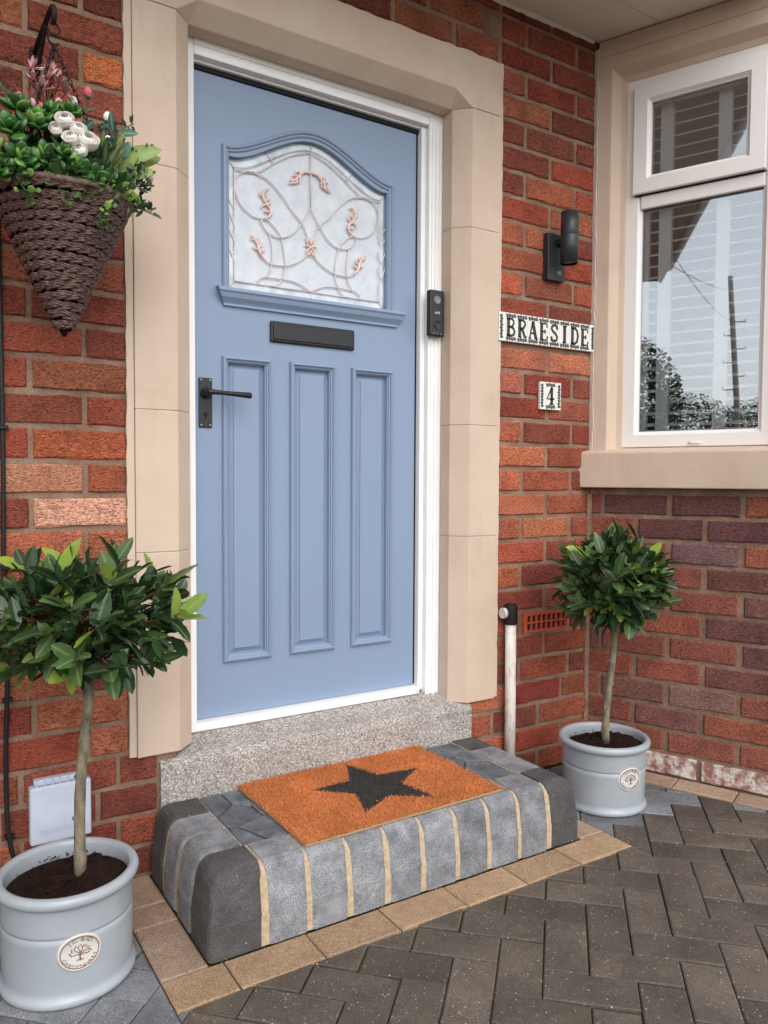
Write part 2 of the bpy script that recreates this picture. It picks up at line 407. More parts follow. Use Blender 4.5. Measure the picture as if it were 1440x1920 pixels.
M_PETALP = simple('dusty_pink_petal', (206, 158, 160), .65, .2, var=.15, nscale=50)
M_PETALR = simple('bright_pink_bud', (214, 106, 122), .55, .25, var=.15, nscale=60)
def wicker():
    m = NM('dark_brown_plait', .55, .4); co = m.coord('pos', (1, 1, 1))
    m.color(m.ramp(m.noise(co, 90, 4, .6), [(.3, rgba((62, 44, 40))), (.55, rgba((98, 73, 66))), (.8, rgba((140, 112, 102)))]))
    m.bump(m.noise(m.coord('pos', (1, 1, 2)), 160, 3), .0012, .6); return m.m
M_WICKER = wicker()
M_LINER = simple('dark_basket_liner', (34, 25, 23), .9, .1)
M_RUST = simple('rusty_black_iron', (42, 32, 30), .7, .4, .3, var=.4, nscale=120, bump=.5, bscale=300, bdist=.001)
M_BOXGREY = simple('grey_telecom_plastic', (196, 202, 216), .45, .4, var=.05, nscale=30)
M_CABLE = simple('black_cable', (22, 22, 24), .5, .4)
M_PIPE = NM('weathered_white_pipe', .6, .35)
_m = M_PIPE; _c = _m.coord('pos', (1, 1, .3)); _m.color(_m.ramp(_m.noise(_c, 55, 6, .7), [(.3, rgba((160, 138, 122))), (.45, rgba((214, 204, 194))), (.75, rgba((238, 232, 224)))])); M_PIPE = _m.m
M_TILE = simple('white_ceramic_tile', (232, 228, 220), .2, .5, var=.04, nscale=30)
M_TILEINK = simple('dark_green_tile_ink', (46, 54, 44), .35, .5, var=.2, nscale=120)
M_COIR = NM('orange_coir', .95, .1); _m = M_COIR; _c = _m.coord()
_m.color(_m.mix(1.0, _m.ramp(_m.noise(_c, 160, 4, .7), [(.3, rgba((166, 94, 52))), (.5, rgba((200, 124, 76))), (.75, rgba((226, 160, 112)))]), _m.ramp(_m.noise(_c, 7, 3), [(.3, g(.82)), (.6, g(1.06))]), 'MULTIPLY')); M_COIR = _m.m
M_COIRB = simple('charcoal_coir', (70, 66, 64), .95, .1, var=.3, nscale=120)
M_MATBACK = simple('pale_mat_backing', (170, 140, 104), .9, .1)
M_POLE = simple('creosoted_pole', (158, 150, 142), .9, .1)
M_HEDGE = leaf_mat('far_hedge_leaf', (54, 70, 46), (66, 82, 54), (84, 100, 64), .8, .7, False, .3)

# ------------------------------------------------------------------ brickwork of the front wall
ZC, PC = 1.0869, 0.0911              # a bed joint and the course height
XC = 1.594; BA = R(22.56)            # corner with the bay, and the bay's splay
BD = Vector((math.sin(BA), -math.cos(BA), 0)); BN = Vector((-math.cos(BA), -math.sin(BA), 0))
BAYM = Matrix((BD, -BN, Vector((0,0,1)))).transposed().to_4x4(); BAYM.translation = (XC, 0, 0)   # bay coordinates: x along, y into the wall, z up
HB = PC-.0148                        # brick height
def brick_mesh(L, seed):
    r = random.Random(seed); mb = MB(); H = HB
    nx = 6 if L > .15 else 4; xs = [-L/2+L*i/(nx-1) for i in range(nx)]; zs = [-H/2, 0, H/2]
    def ring(ins, y, jit):
        pts = []
        for x in xs: pts.append((max(-L/2+ins, min(L/2-ins, x)), y, -H/2+ins+r.uniform(-jit, jit)))
        pts.append((L/2-ins+r.uniform(-jit, jit), y, 0))
        for x in reversed(xs): pts.append((max(-L/2+ins, min(L/2-ins, x)), y, H/2-ins+r.uniform(-jit, jit)))
        pts.append((-L/2+ins+r.uniform(-jit, jit), y, 0))
        return pts
    back = ring(0, .03, 0); mid = ring(.0005, .005, .0026); front = ring(.0046, 0, .002)
    mb.rings([back, mid, front], True, False, False)
    b = len(mb.v); n = len(front); f0 = b-n
    # fan the face through a slightly uneven centre line
    cs = [(x*.97, r.uniform(-.0012, .0012), r.uniform(-.004, .004)) for x in xs[1:-1]]
    mb.v += cs; m_ = len(cs)
    bot = [f0+i for i in range(nx)]; rgt = f0+nx; top = [f0+nx+1+i for i in range(nx)][::-1]; lft = f0+2*nx+1
    ci = [b+i for i in range(m_)]
    for i in range(m_-1):
        mb.f.append((bot[i+1], bot[i+2], ci[i+1], ci[i])); mb.f.append((ci[i], ci[i+1], top[i+2], top[i+1]))
    mb.f += [(bot[0], bot[1], ci[0], lft), (lft, ci[0], top[1], top[0]), (bot[-2], bot[-1], rgt, ci[-1]), (ci[-1], rgt, top[-1], top[-2])]
    k = len(mb.f)-len(mb.mi); mb.mi += [0]*k; mb.sm += [False]*k
    me = mb.mesh('brick'); me.materials.append(M_BRICK); return me
STRET = [brick_mesh(.235, 10+i) for i in range(8)]; HEAD = [brick_mesh(.104, 40+i) for i in range(6)]; MIDB = [brick_mesh(.155, 70+i) for i in range(4)]
PAL_W = [(150, 74, 56), (162, 80, 58), (168, 88, 62), (142, 70, 54), (176, 96, 68), (158, 84, 64), (182, 104, 72), (152, 66, 52), (134, 68, 54), (170, 78, 56)]
PAL_B = [(126, 78, 71), (138, 82, 71), (122, 78, 77), (150, 85, 70), (156, 86, 67), (134, 86, 81), (144, 80, 68), (162, 88, 68)]
def calm(c, k=.14):
    m_ = sum(c)/3; return tuple(v+(m_*t-v)*k for v, t in zip(c, (1.12, .98, .90)))
def brick(x0, x1, z, parent, palette, c=None, zh=None, frame=None):
    L = x1-x0; pool, base = (STRET, .235) if L > .19 else ((MIDB, .155) if L > .128 else (HEAD, .104))
    me = rnd.choice(pool)
    ob = bpy.data.objects.new('brick', me); col.objects.link(ob); ob.parent = parent
    s = (L/base, 1, 1 if zh is None else zh/HB)
    loc = Vector(((x0+x1)/2, rnd.uniform(-.0025, .0015), z))
    rot = Matrix.Rotation(rnd.uniform(-.005, .005), 4, 'Y')
    if rnd.random() < .5 and frame is None: rot = rot @ Matrix.Rotation(math.pi, 4, 'Y')
    mt = Matrix.Translation(loc) @ rot @ Matrix.Diagonal((*s, 1))
    ob.matrix_basis = mt if frame is None else frame @ mt
    cc = c or rnd.choice(palette); k = rnd.uniform(.9, 1.1); l = [v*1.26 for v in lin(calm(cc))]; ob.color = (l[0]*k, l[1]*k*rnd.uniform(.95, 1.06), l[2]*k, 1)
    return ob
wall = empty('front_wall', (0, 0, 0)); tag(wall, 'red rustic brick front wall of the house around the stone doorway', 'wall')
J = .0175
SPECIAL = {('L', 0, 0): (198, 134, 100), ('L', 0, 1): (168, 86, 60), ('L', -1, 0): (216, 152, 128), ('L', 12, 1): (196, 108, 62), ('L', 1, 0): (184, 90, 58), ('L', 2, 1): (160, 74, 56), ('L', 3, 0): (172, 100, 72), ('L', 13, 0): (146, 72, 54),
           ('R', -1, 0): (196, 104, 76), ('R', 0, 0): (190, 96, 70), ('R', 1, 0): (194, 108, 74), ('R', -3, 0): (190, 88, 64), ('R', 4, 0): (188, 104, 82), ('R', 2, 0): (192, 104, 74), ('R', -4, 0): (206, 112, 74), ('R', 8, 0): (190, 90, 66), ('R', 5, 0): (182, 104, 76), ('R', 5, 1): (190, 112, 80), ('R', 6, 0): (170, 82, 64), ('R', 12, 2): (180, 84, 62), ('R', 8, 2): (186, 92, 66)}
for i in range(-12, 20):
    z = ZC+(i+.5)*PC; even = i % 2 == 0; zh = None
    if i == 19: zh = HB-.035; z -= .02
    pal = PAL_W if i < 14 else [tuple(int(v*.9) for v in c) for c in PAL_W]  # top courses darker: grime, with some shade put into the brick colour
    # left of the doorway, growing away from it
    x = -.236 if z > .345 else -.158; k = 0
    seq = ('H', 'S') if even else ('S', 'H')
    if z < .345: seq = ('M', 'S') if even else ('H', 'S')
    while x > -1.0:
        Lb = {'S': .236, 'H': .1, 'M': .155}[seq[k % 2]]
        tone = SPECIAL.get(('L', i, k if even else k))
        if even and k == 0: tone = SPECIAL.get(('L', i, 1))
        if even and k == 1: tone = SPECIAL.get(('L', i, 0))
        brick(x-Lb, x, z, wall, pal, tone, zh); x -= Lb+J*.75
        if seq[0] == 'M' and k == 0: seq = ('H', 'S')
        k += 1
    # right of the doorway, up to the bay
    lo = 1.112 if z > .335 else .992
    if even: cuts = [(lo, 1.221), (1.238, 1.4805), (1.4975, 1.589)]
    else: cuts = [(lo, 1.347), (1.364, 1.589)]
    if z <= .335: cuts = [(lo, 1.09), (1.108, 1.318), (1.338, 1.588)] if even else [(lo, 1.2), (1.218, 1.44), (1.459, 1.588)]
    for k, (a, b) in enumerate(cuts):
        if i == -6 and k == 1: continue                      # the air brick sits here
        brick(a, b, z, wall, pal, SPECIAL.get(('R', i, k)), zh)
    if z > 2.629+.03:                                         # over the lintel
        x = -.222+(0 if even else .11)
        if not even: brick(-.222, -.132, z, wall, pal, None, zh)
        while x < 1.09:
            Lb = min(.236, 1.092-x)
            if Lb > .07: brick(x, x+Lb, z, wall, pal, None, zh)
            x += Lb+J
    elif z > 2.58:                                            # a thin cut course on the lintel
        pass
# bricks farther along the same wall, outside the picture
mb = MB(); r2 = random.Random(3)
for i in range(-12, 20):
    z = ZC+(i+.5)*PC; x = -1.09-(0 if i % 2 else .17)
    while x > -2.6:
        mb.box(x-.236, x, 0, .03, z-HB/2, z+HB/2); x -= .2555
st = mb.build('distant_bricks', M_BRICK, wall); st['kind'] = 'stuff'; st.color = (*lin((158, 80, 60)), 1)
mb = MB()
mb.box(-2.6, -.2, .0065, .24, -.05, 2.9); mb.box(1.08, XC+.05, .0065, .24, .0, 2.9); mb.box(-.2, 1.08, .0065, .24, 2.6, 2.9); mb.box(.96, 1.08, .0065, .24, -.05, .34)
mb.box(-.2, -.1, .0065, .24, -.05, .36)
mb.build('mortar', M_MORTAR, wall)
mb = MB(); mb.rings([[(XC-.012+rnd.uniform(-.003, .003), -.001, z), (XC+.001, -.010+rnd.uniform(-.003, .002), z), (XC+.02, .03, z), (XC-.01, .03, z)] for z in [i*.03 for i in range(37)]]); mb.build('corner_mortar', M_MORTAR, wall)
# air brick
ab = empty('air_brick', (1.36, 0, ZC-5.5*PC)); ab.parent = wall
outer = [(-.118, -.0385), (.118, -.0385), (.118, .0385), (-.118, .0385)]
holes = []
for cx in range(8):
    for cz in range(2):
        x = -.1+cx*.0262; z = -.029+cz*.031; holes.append([(x, z), (x+.0195, z), (x+.0195, z+.0255), (x, z+.0255)])
p = plate(outer, holes, -.008, .03, 'grille', M_TERRA, ab, .0015)
mb = MB(); mb.box(-.115, .115, .0035, .006, -.036, .036); mb.build('hole_shade_back', M_DARK, ab)  # dark sheet close behind the openings, standing in for shade in deep holes

# ------------------------------------------------------------------ stone door surround
sur = empty('stone_door_surround', (.415, 0, .33)); tag(sur, 'cream painted stone surround with chamfered jambs and lintel around the blue door', 'door surround')
def jamb(side, z0, z1):
    if side < 0: pl = [(-.213, -.012), (-.0924, -.012), (-.0407, .040), (-.0407, .094), (-.213, .094)]
    else: pl = [(1.094, -.012), (.9662, -.012), (.9145, .040), (.9145, .094), (1.094, .094)]
    mb = MB(); mb.rings([[(x, y, z0+.0003) for x, y in pl], [(x, y, z1-.0003) for x, y in pl]])
    mb.build('jamb_stone', M_STONE, sur, .0022, 2)
zl = [.343, .925, 1.327, 2.006, 2.443]; zr = [.322, .93, 1.331, 2.03, 2.443]
for a, b in zip(zl[:-1], zl[1:]): jamb(-1, a, b)
for a, b in zip(zr[:-1], zr[1:]): jamb(1, a, b)
# lintel with its chamfer stopped at the corners
def lintel():
    z0, z1, za, yf, yb = 2.4445, 2.629, 2.491, -.012, .040
    F = [(-.213, z1), (-.213, z0), (-.0924, z0), (-.026, za), (.89, za), (.9662, z0), (1.094, z0), (1.094, z1)]
    mb = MB()
    v = [(x, yf, z) for x, z in F]                                     # 0-7 front
    v += [(-.0407, yb, 2.4415), (.9145, yb, 2.4415)]                    # 8,9 back arris of the chamfer
    v += [(-.0407, .094, 2.4415), (.9145, .094, 2.4415)]                # 10,11
    v += [(-.213, .094, z1), (1.094, .094, z1), (-.213, .094, z0), (1.094, .094, z0)]   # 12..15
    f = [(0, 1, 2, 3), (0, 3, 4, 7), (4, 5, 6, 7), (3, 8, 9, 4), (2, 8, 3), (4, 9, 5), (8, 10, 11, 9), (0, 7, 13, 12), (0, 12, 14, 1), (7, 6, 15, 13), (1, 14, 10, 8, 2), (6, 5, 9, 11, 15)]
    mb.add(v, f); mb.build('lintel', M_STONE, sur, .003, 2)
lintel()
# painted margin where the masonry paint laps on to the brick
for x0, x1 in ((-.234, -.2145), (1.0955, 1.1095)):
    mb = MB(); r3 = random.Random(5); n = 70; L = []; Rr = []
    for k in range(n+1):
        zb_ = .346 if x0 < 0 else .326; z = zb_+(2.636-zb_)*k/n
        if x0 < 0: L.append((x0+r3.uniform(-.002, .0015), z)); Rr.append((x1, z))
        else: L.append((x0, z)); Rr.append((x1+r3.uniform(-.0015, .002), z))
    mb.rings([[(a[0], -.004, a[1]), (b[0], -.0065, b[1]), (b[0], .09, b[1]), (a[0], .09, a[1])] for a, b in zip(L, Rr)])
    mb.build('paint_margin', M_STONE, sur)
mb = MB(); r3 = random.Random(9)
mb.rings([[(x, -.004, 2.6305), (x, -.004, 2.637+r3.uniform(-.003, .004)), (x, .05, 2.637), (x, .05, 2.6305)] for x in [-.213+i*.0327 for i in range(41)]])
mb.build('paint_margin', M_STONE, sur)
loc_children(sur)

# ------------------------------------------------------------------ door frame
YD = .1414; DW, DZ0, DZ1 = .83, .377, 2.374
fr = empty('door_frame', (.415, .1, .352)); tag(fr, 'white painted timber door frame with sill bar set in the stone opening', 'door frame')
def post(x0, x1, xin, s):
    mb = MB(); mb.box(min(x0, x1), max(x0, x1), .096, .20, .345, 2.44)
    mb.build('frame_post', M_WHITE, fr, .003)
    mb = MB(); a, b = sorted((x0, xin)); mb.box(a, b, .118, .20, .345, 2.40)
    mb.build('rebate', M_WHITE, fr, .002)
mb = MB()
mb.box(.858, .935, .098, .20, .333, 2.48); mb.build('frame_post', M_WHITE, fr, .003)
for a, b, y in ((.869, .8745, .0945), (.884, .896, .0925), (.902, .9125, .0945)):
    mb = MB(); mb.box(a, b, y, .0985, .335, 2.385+a*.01); mb.build('bead', M_WHITE, fr, .0018)
mb = MB(); mb.box(.8375, .8575, .118, .20, .36, 2.395); mb.build('rebate', M_WHITE, fr, .002)
mb = MB(); mb.box(-.085, -.004, .0975, .20, .352, 2.48); mb.build('frame_post', M_WHITE, fr, .003)
mb = MB(); mb.box(-.0035, .857, .098, .20, 2.397, 2.48); mb.build('frame_head', M_WHITE, fr, .003)
mb = MB(); mb.box(-.0035, .857, .0945, .0975, 2.425, 2.48); mb.build('bead', M_WHITE, fr, .0015)
mb = MB(); mb.box(-.0035, .837, .122, .20, 2.3885, 2.3968); mb.build('rebate', M_WHITE, fr, .002)
mb = MB(); mb.box(-.036, .8365, .104, .20, .349, .3745); mb.build('sill_bar', M_WHITE, fr, .004)
mb = MB(); mb.box(-.0035, .8365, .134, .165, 2.3755, 2.388); mb.box(.8308, .8372, .142, .165, .38, 2.375); mb.build('seal_and_gap_shade', M_RUBBER, fr)  # black seal over the leaf; the side strip paints the gap's shade
for x in (-.02, .826):
    mb = MB(); mb.rings([[(x+.003*math.cos(t), y, .358+.003*math.sin(t)) for t in [k*math.pi/4 for k in range(8)]] for y in (.1035, .106)])
    mb.build('screw_cap', M_BLACK, fr)
loc_children(fr)

# ------------------------------------------------------------------ door
door = empty('front_door', (.415, YD, DZ0)); tag(door, 'pale blue panelled front door with arched leaded glass and black fittings', 'door')
def arch_path(x0, x1, zb, zs, zt, n=28, flat=.06):
    """closed CCW (seen from the front): bottom left, bottom right, up, over the swept arch, down"""
    pts = [(x0, zb), (x1, zb)]; w_ = x1-x0
    for k in range(n+1):
        t = k/n; x = x1-w_*t; u = abs(2*t-1)                 # u=1 at the springing, 0 at the crown
        if u > 1-flat: h = 0
        else:
            q = 1-u/(1-flat); h = q*q*(3-2*q); h = .55*h+.45*math.sin(q*math.pi/2)**1.35
        pts.append((x, zs+(zt-zs)*h))
    return pts
A_OUT = arch_path(.0975, .733, 1.70, 2.172, 2.281)
A_IN = arch_path(.121, .7085, 1.70, 2.142, 2.25)
PANELS = [(.0955, .2615), (.329, .4985), (.5635, .7315)]; PZ0, PZ1 = .548, 1.5195
holes = [A_IN]+[[(a+.02, PZ0+.02), (b-.02, PZ0+.02), (b-.02, PZ1-.02), (a+.02, PZ1-.02)] for a, b in PANELS]
plate([(0, DZ0), (DW, DZ0), (DW, DZ1), (0, DZ1)], holes, YD, YD+.044, 'door_leaf', M_DOOR, door)
mould = [(0, -.001), (0, .007), (.003, .0125), (.008, .0145), (.0112, .011), (.0122, .007), (.0165, .0065), (.0175, .002), (.0205, .0), (.0212, -.010), (.0212, -.024)]
for a, b in PANELS:
    mb = MB(); sweep_loop(mb, [(a, PZ0), (b, PZ0), (b, PZ1), (a, PZ1)], mould, YD)
    pn = mb.build('panel_moulding', M_DOOR, door)
    mb = MB(); a2, b2, c2, d2 = a+.019, b-.019, PZ0+.019, PZ1-.019
    sq = [(a2, c2), (b2, c2), (b2, d2), (a2, d2)]
    rings = [[(q[0], YD+y, q[1]) for q in offset_loop(sq, d)] for d, y in ((0, .03), (0, .0145), (.006, .0145), (.021, .0065), (.0212, .0032), (.0225, .003))]
    mb.rings(rings, True, False, True); mb.build('raised_panel', M_DOOR, door)
mb = MB(); pr = [(-.0005, -.001), (0, .006), (.004, .011), (.009, .012), (.012, .009), (.013, .006), (.018, .0055), (.022, .001), (.0235, -.005), (.0235, -.03)]
sweep_loop(mb, A_OUT, pr, YD, smooth=False); mb.build('arch_moulding', M_DOOR, door)
# weather shelf below the glass
mb = MB(); prof = [(0, 1.735, 0), (.034, 1.729, 0), (.036, 1.719, 0), (.031, 1.713, .004), (.027, 1.70, .012), (.018, 1.689, .019), (.014, 1.683, .022), (.014, 1.676, .022), (0, 1.675, .024)]
mb.rings([[(.077+i, YD+.004-d, z), (.7705-i, YD+.004-d, z)] for d, z, i in prof], False)
# ends
e0 = [(.077+i, YD+.004-d, z) for d, z, i in prof]; e1 = [(.7705-i, YD+.004-d, z) for d, z, i in prof]
mb.add(e0, [tuple(range(len(e0)))]); mb.add(e1, [tuple(range(len(e1)))])
mb.build('weather_shelf', M_DOOR, door)
# glazing
gz = empty('leaded_glass', (0, 0, 0)); gz.parent = door
YG = YD+.023
def zone(path, y, name, m): 
    mb = MB(); mb.prism([tuple(p) for p in path], y, y+.006); return mb.build(name, m, gz)
I_IN = arch_path(.1445, .685, 1.762, 2.112, 2.2215)
full = arch_path(.119, .7105, 1.705, 2.144, 2.252)
zone(I_IN, YG, 'obscure_pane', M_FROST)
# bevelled border panes, each its own
n_ = len(full)
def bev(idx):
    o_ = [full[i] for i in idx]; i_ = [I_IN[i] for i in idx]
    mb = MB(); k = len(o_)
    mb.rings([[(p[0], YG-.001, p[1]) for p in o_], [(p[0]*.65+q[0]*.35, YG-.006, p[1]*.65+q[1]*.35) for p, q in zip(o_, i_)], [(p[0]*.2+q[0]*.8, YG-.006, p[1]*.2+q[1]*.8) for p, q in zip(o_, i_)], [(q[0], YG-.001, q[1]) for q in i_]], False)
    mb.build('bevelled_pane', M_BEV, gz)
bev([0, 1]); bev([1, 2]); bev(list(range(2, 9))); bev(list(range(8, 17))); bev(list(range(16, 25))); bev(list(range(24, 31))); bev([30, 0])
# came: traced as (x, z) about the centre line, mirrored
CX = .4147
HALF = [
 [(-.270,2.112),(-.235,2.110),(-.190,2.118),(-.135,2.157),(-.07,2.197),(0,2.2215)],
 [(-.162,2.186),(-.135,2.157)],
 [(-.2945,2.143),(-.270,2.112)], [(-.2945,1.728),(-.270,1.762)],
 [(-.270,2.112),(-.270,1.980),(-.274,1.966),(-.277,1.95)],
 [(-.277,1.95),(-.268,1.93),(-.271,1.912),(-.278,1.898)], [(-.278,1.898),(-.268,1.878),(-.272,1.855),(-.280,1.842)], [(-.280,1.842),(-.271,1.82),(-.270,1.80),(-.270,1.762)],
 [(-.298,2.025),(-.284,2.005),(-.270,1.982)], [(-.298,1.985),(-.285,1.968),(-.277,1.95)], [(-.298,1.94),(-.288,1.92),(-.278,1.898)], [(-.298,1.892),(-.29,1.868),(-.280,1.842)],
 [(-.270,1.762),(0,1.762)], [(0,1.762),(0,1.73)],
 [(0,2.248),(0,2.04)],
 [(0,2.04),(-.033,1.985),(-.068,1.943),(-.108,1.924),(-.150,1.930),(-.172,1.952),(-.178,1.965),(-.166,1.974),(-.140,1.962),(-.116,1.938),(-.108,1.924),(-.097,1.88),(-.093,1.835),(-.103,1.795),(-.122,1.768),(-.145,1.762)],
 [(-.166,1.974),(-.205,1.975),(-.243,1.999),(-.262,2.03),(-.268,2.06),(-.259,2.09),(-.235,2.108),(-.195,2.112),(-.15,2.098),(-.105,2.06),(-.07,2.02),(-.033,1.985),(-.014,1.95),(0,1.928)],
 [(-.150,1.930),(-.141,1.89),(-.139,1.85),(-.146,1.815),(-.16,1.788)],
 [(0,1.895),(-.035,1.862),(-.07,1.843),(-.095,1.835),(-.14,1.833),(-.168,1.845),(-.184,1.865)],
 [(-.185,1.762),(-.192,1.77),(-.18,1.783),(-.16,1.788),(-.112,1.79),(-.06,1.788),(-.025,1.776),(0,1.762)],
]
mb = MB(); mo = MB()
for s in (1, -1):
    for c in HALF:
        if s < 0 and all(abs(p[0]) < 1e-6 for p in c): continue
        pts = smooth_curve([(CX+s*p[0], YG-.0072, p[1]) for p in c], 5) if len(c) > 2 else [(CX+s*p[0], YG-.0072, p[1]) for p in c]
        mb.tube(pts, .0021, 6)
mb.build('leading', M_CAME, gz)
def stroke(mb, pts, r0, r1, s=1, ox=0, oz=0):
    q = smooth_curve([(CX+s*(ox+p[0]), YG-.0085, oz+p[1]) for p in pts], 5); n = len(q)
    mb.tube(q, [r0+(r1-r0)*abs(k/(n-1)-.35)/.65 for k in range(n)], 6)
def acanthus(pts, lobes, s):
    mb = MB(); stroke(mb, pts, .0048, .0018, s)
    for l in lobes: stroke(mb, l, .0038, .0012, s)
    mb.build('ornament', M_ROSE, gz)
for s in (1, -1):
    acanthus([(-.163,1.974),(-.147,1.99),(-.146,2.008),(-.162,2.025),(-.172,2.045),(-.166,2.066)], [[(-.158,2.022),(-.145,2.03),(-.15,2.045)], [(-.165,2.03),(-.156,2.042),(-.160,2.06)], [(-.17,2.04),(-.181,2.05),(-.176,2.062)], [(-.166,2.06),(-.158,2.07),(-.15,2.066)], [(-.16,2.02),(-.174,2.016),(-.178,2.004)], [(-.148,2.0),(-.162,1.998),(-.168,2.006)]], s)
    acanthus([(-.165,1.843),(-.183,1.862),(-.19,1.884),(-.2,1.90),(-.216,1.902)], [[(-.186,1.868),(-.172,1.87),(-.164,1.88)], [(-.19,1.88),(-.177,1.888),(-.176,1.9)], [(-.194,1.89),(-.186,1.902),(-.192,1.912)], [(-.2,1.898),(-.206,1.912),(-.216,1.913)], [(-.187,1.875),(-.2,1.874),(-.206,1.882)]], s)
    acanthus([(0,2.155),(-.026,2.152),(-.044,2.135),(-.058,2.120),(-.076,2.115)], [[(-.036,2.145),(-.046,2.15),(-.058,2.144)], [(-.046,2.132),(-.06,2.136),(-.068,2.128)], [(-.05,2.126),(-.054,2.112),(-.066,2.108)], [(-.04,2.136),(-.04,2.12),(-.05,2.112)], [(-.062,2.118),(-.07,2.106),(-.08,2.108)]], s)
mb = MB()
for s in (1, -1):
    stroke(mb, [(0, 1.91), (-.012, 1.922), (-.014, 1.936), (-.024, 1.938)], .0036, .001, s); stroke(mb, [(0, 1.91), (-.012, 1.898), (-.013, 1.884), (-.023, 1.88)], .0036, .001, s)
    stroke(mb, [(0, 1.91), (-.018, 1.914), (-.024, 1.908)], .003, .001, s); stroke(mb, [(0, 1.92), (-.006, 1.935), (-.002, 1.942)], .003, .001, s); stroke(mb, [(0, 1.90), (-.006, 1.886), (-.002, 1.878)], .003, .001, s)
mb.build('ornament', M_ROSE, gz)
# letter plate
lp = empty('letter_plate', (0, 0, 0)); lp.parent = door
mb = MB(); mb.box(.2577, .5715, YD-.011, YD-.0005, 1.578, 1.6465); mb.build('plate_frame', M_BLACK, lp, .005, 3)
mb = MB(); mb.box(.2665, .5625, YD-.015, YD-.0105, 1.5865, 1.6375); mb.build('flap', M_BLACK, lp, .003, 2)
mb = MB(); mb.box(.405, .435, YD-.0165, YD-.0145, 1.588, 1.592); mb.build('finger_pull', M_BLACK, lp, .001, 1)
# handle
hd = empty('lever_handle', (0, 0, 0)); hd.parent = door
mb = MB(); mb.box(.0195, .0625, YD-.006, YD-.0005, 1.2925, 1.4465); mb.build('back_plate', M_BLACK, hd, .0025, 2)
mb = MB(); mb.rings([[(.041+r_*math.cos(t), YD-.005-d, 1.399+r_*math.sin(t)) for t in [k*math.pi/8 for k in range(16)]] for r_, d in ((.0165, 0), (.0165, .008), (.012, .013), (.0095, .018), (.0095, .042))], True, True, True, 0, True); mb.build('rose', M_BLACK, hd)
mb = MB(); mb.tube([(.033, YD-.047, 1.399), (.041, YD-.049, 1.399), (.055, YD-.052, 1.3985), (.085, YD-.053, 1.3975), (.13, YD-.053, 1.396), (.168, YD-.052, 1.3945), (.172, YD-.052, 1.3943)], [.0095, .0105, .0078, .0066, .0082, .0098, .0085], 12); mb.build('lever', M_BLACK, hd)
for x in (.0265, .0555):
    for z in (1.3, 1.4395):
        mb = MB(); mb.rings([[(x+r_*math.cos(t), YD-d, z+r_*math.sin(t)) for t in [k*math.pi/5 for k in range(10)]] for r_, d in ((.0036, .0055), (.0036, .0068), (.002, .0078))], True, True, True, 0, True); mb.build('screw', M_CHROME, hd)
mb = MB(); mb.rings([[(.041+r_*math.cos(t), YD-d, 1.3335+r_*math.sin(t)) for t in [k*math.pi/6 for k in range(12)]] for r_, d in ((.0062, .0055), (.0062, .0072), (.004, .0072))], True, False, True); mb.box(.0394, .0426, YD-.0073, YD-.006, 1.318, 1.333); mb.build('keyhole', M_RUBBER, hd)
loc_children(door)

# ------------------------------------------------------------------ doorbell
db = empty('video_doorbell', (.875, .092, 1.648)); tag(db, 'black video doorbell on the white door frame', 'doorbell')
mb = MB(); mb.box(.8435, .9065, .066, .0915, 1.648, 1.812); mb.build('body', M_BLACK, db, .006, 3)
for z, r_ in ((1.777, .0145), (1.687, .016)):
    mb = MB(); mb.rings([[(.875+q*math.cos(t), .066-d, z+q*math.sin(t)) for t in [k*math.pi/12 for k in range(24)]] for q, d in ((r_, -.001), (r_, .001), (r_*.86, .0012), (r_*.8, 0), (r_*.5, .001))], True, False, True, 0, True)
    mb.build('camera_lens' if z > 1.7 else 'bell_button', M_LENS if z > 1.7 else M_BLACK, db)
v_, f_ = text_polys('eufy', .0135); mb = MB(); mb.add([(.875+x, .0652-0, 1.7275+y) for x, y, z in v_], f_); mb.build('lettering', M_TILE, db)
mb = MB()
for dx in (-.016, 0, .016): mb.rings([[(.875+dx+.0032*math.cos(t), .0652, 1.6565+.0032*math.sin(t)) for t in [k*math.pi/4 for k in range(8)]], [(.875+dx+.0025*math.cos(t), .0648, 1.6565+.0025*math.sin(t)) for t in [k*math.pi/4 for k in range(8)]]], True, False, True)
mb.build('indicator', M_LENS, db)
loc_children(db)

# ------------------------------------------------------------------ granolithic threshold slab
mb = MB(); xs = [-.148+i*(1.136/40) for i in range(41)]; r3 = random.Random(4)
mb.rings([[(x, -.012+r3.uniform(-.0015, .0015), .0), (x, -.012+r3.uniform(-.002, .002), .16), (x, -.011+r3.uniform(-.002, .002), .296), (x, -.006, .312+r3.uniform(-.002, .002)), (x, .006, .320+r3.uniform(-.0015, .0015)), (x, .05, .331), (x, .101, .3475), (x, .16, .3475), (x, .16, 0)] for x in xs], True, True, True)
tag(mb.build('threshold_slab', M_SLAB), 'speckled granolithic concrete threshold slab under the blue door', 'threshold')

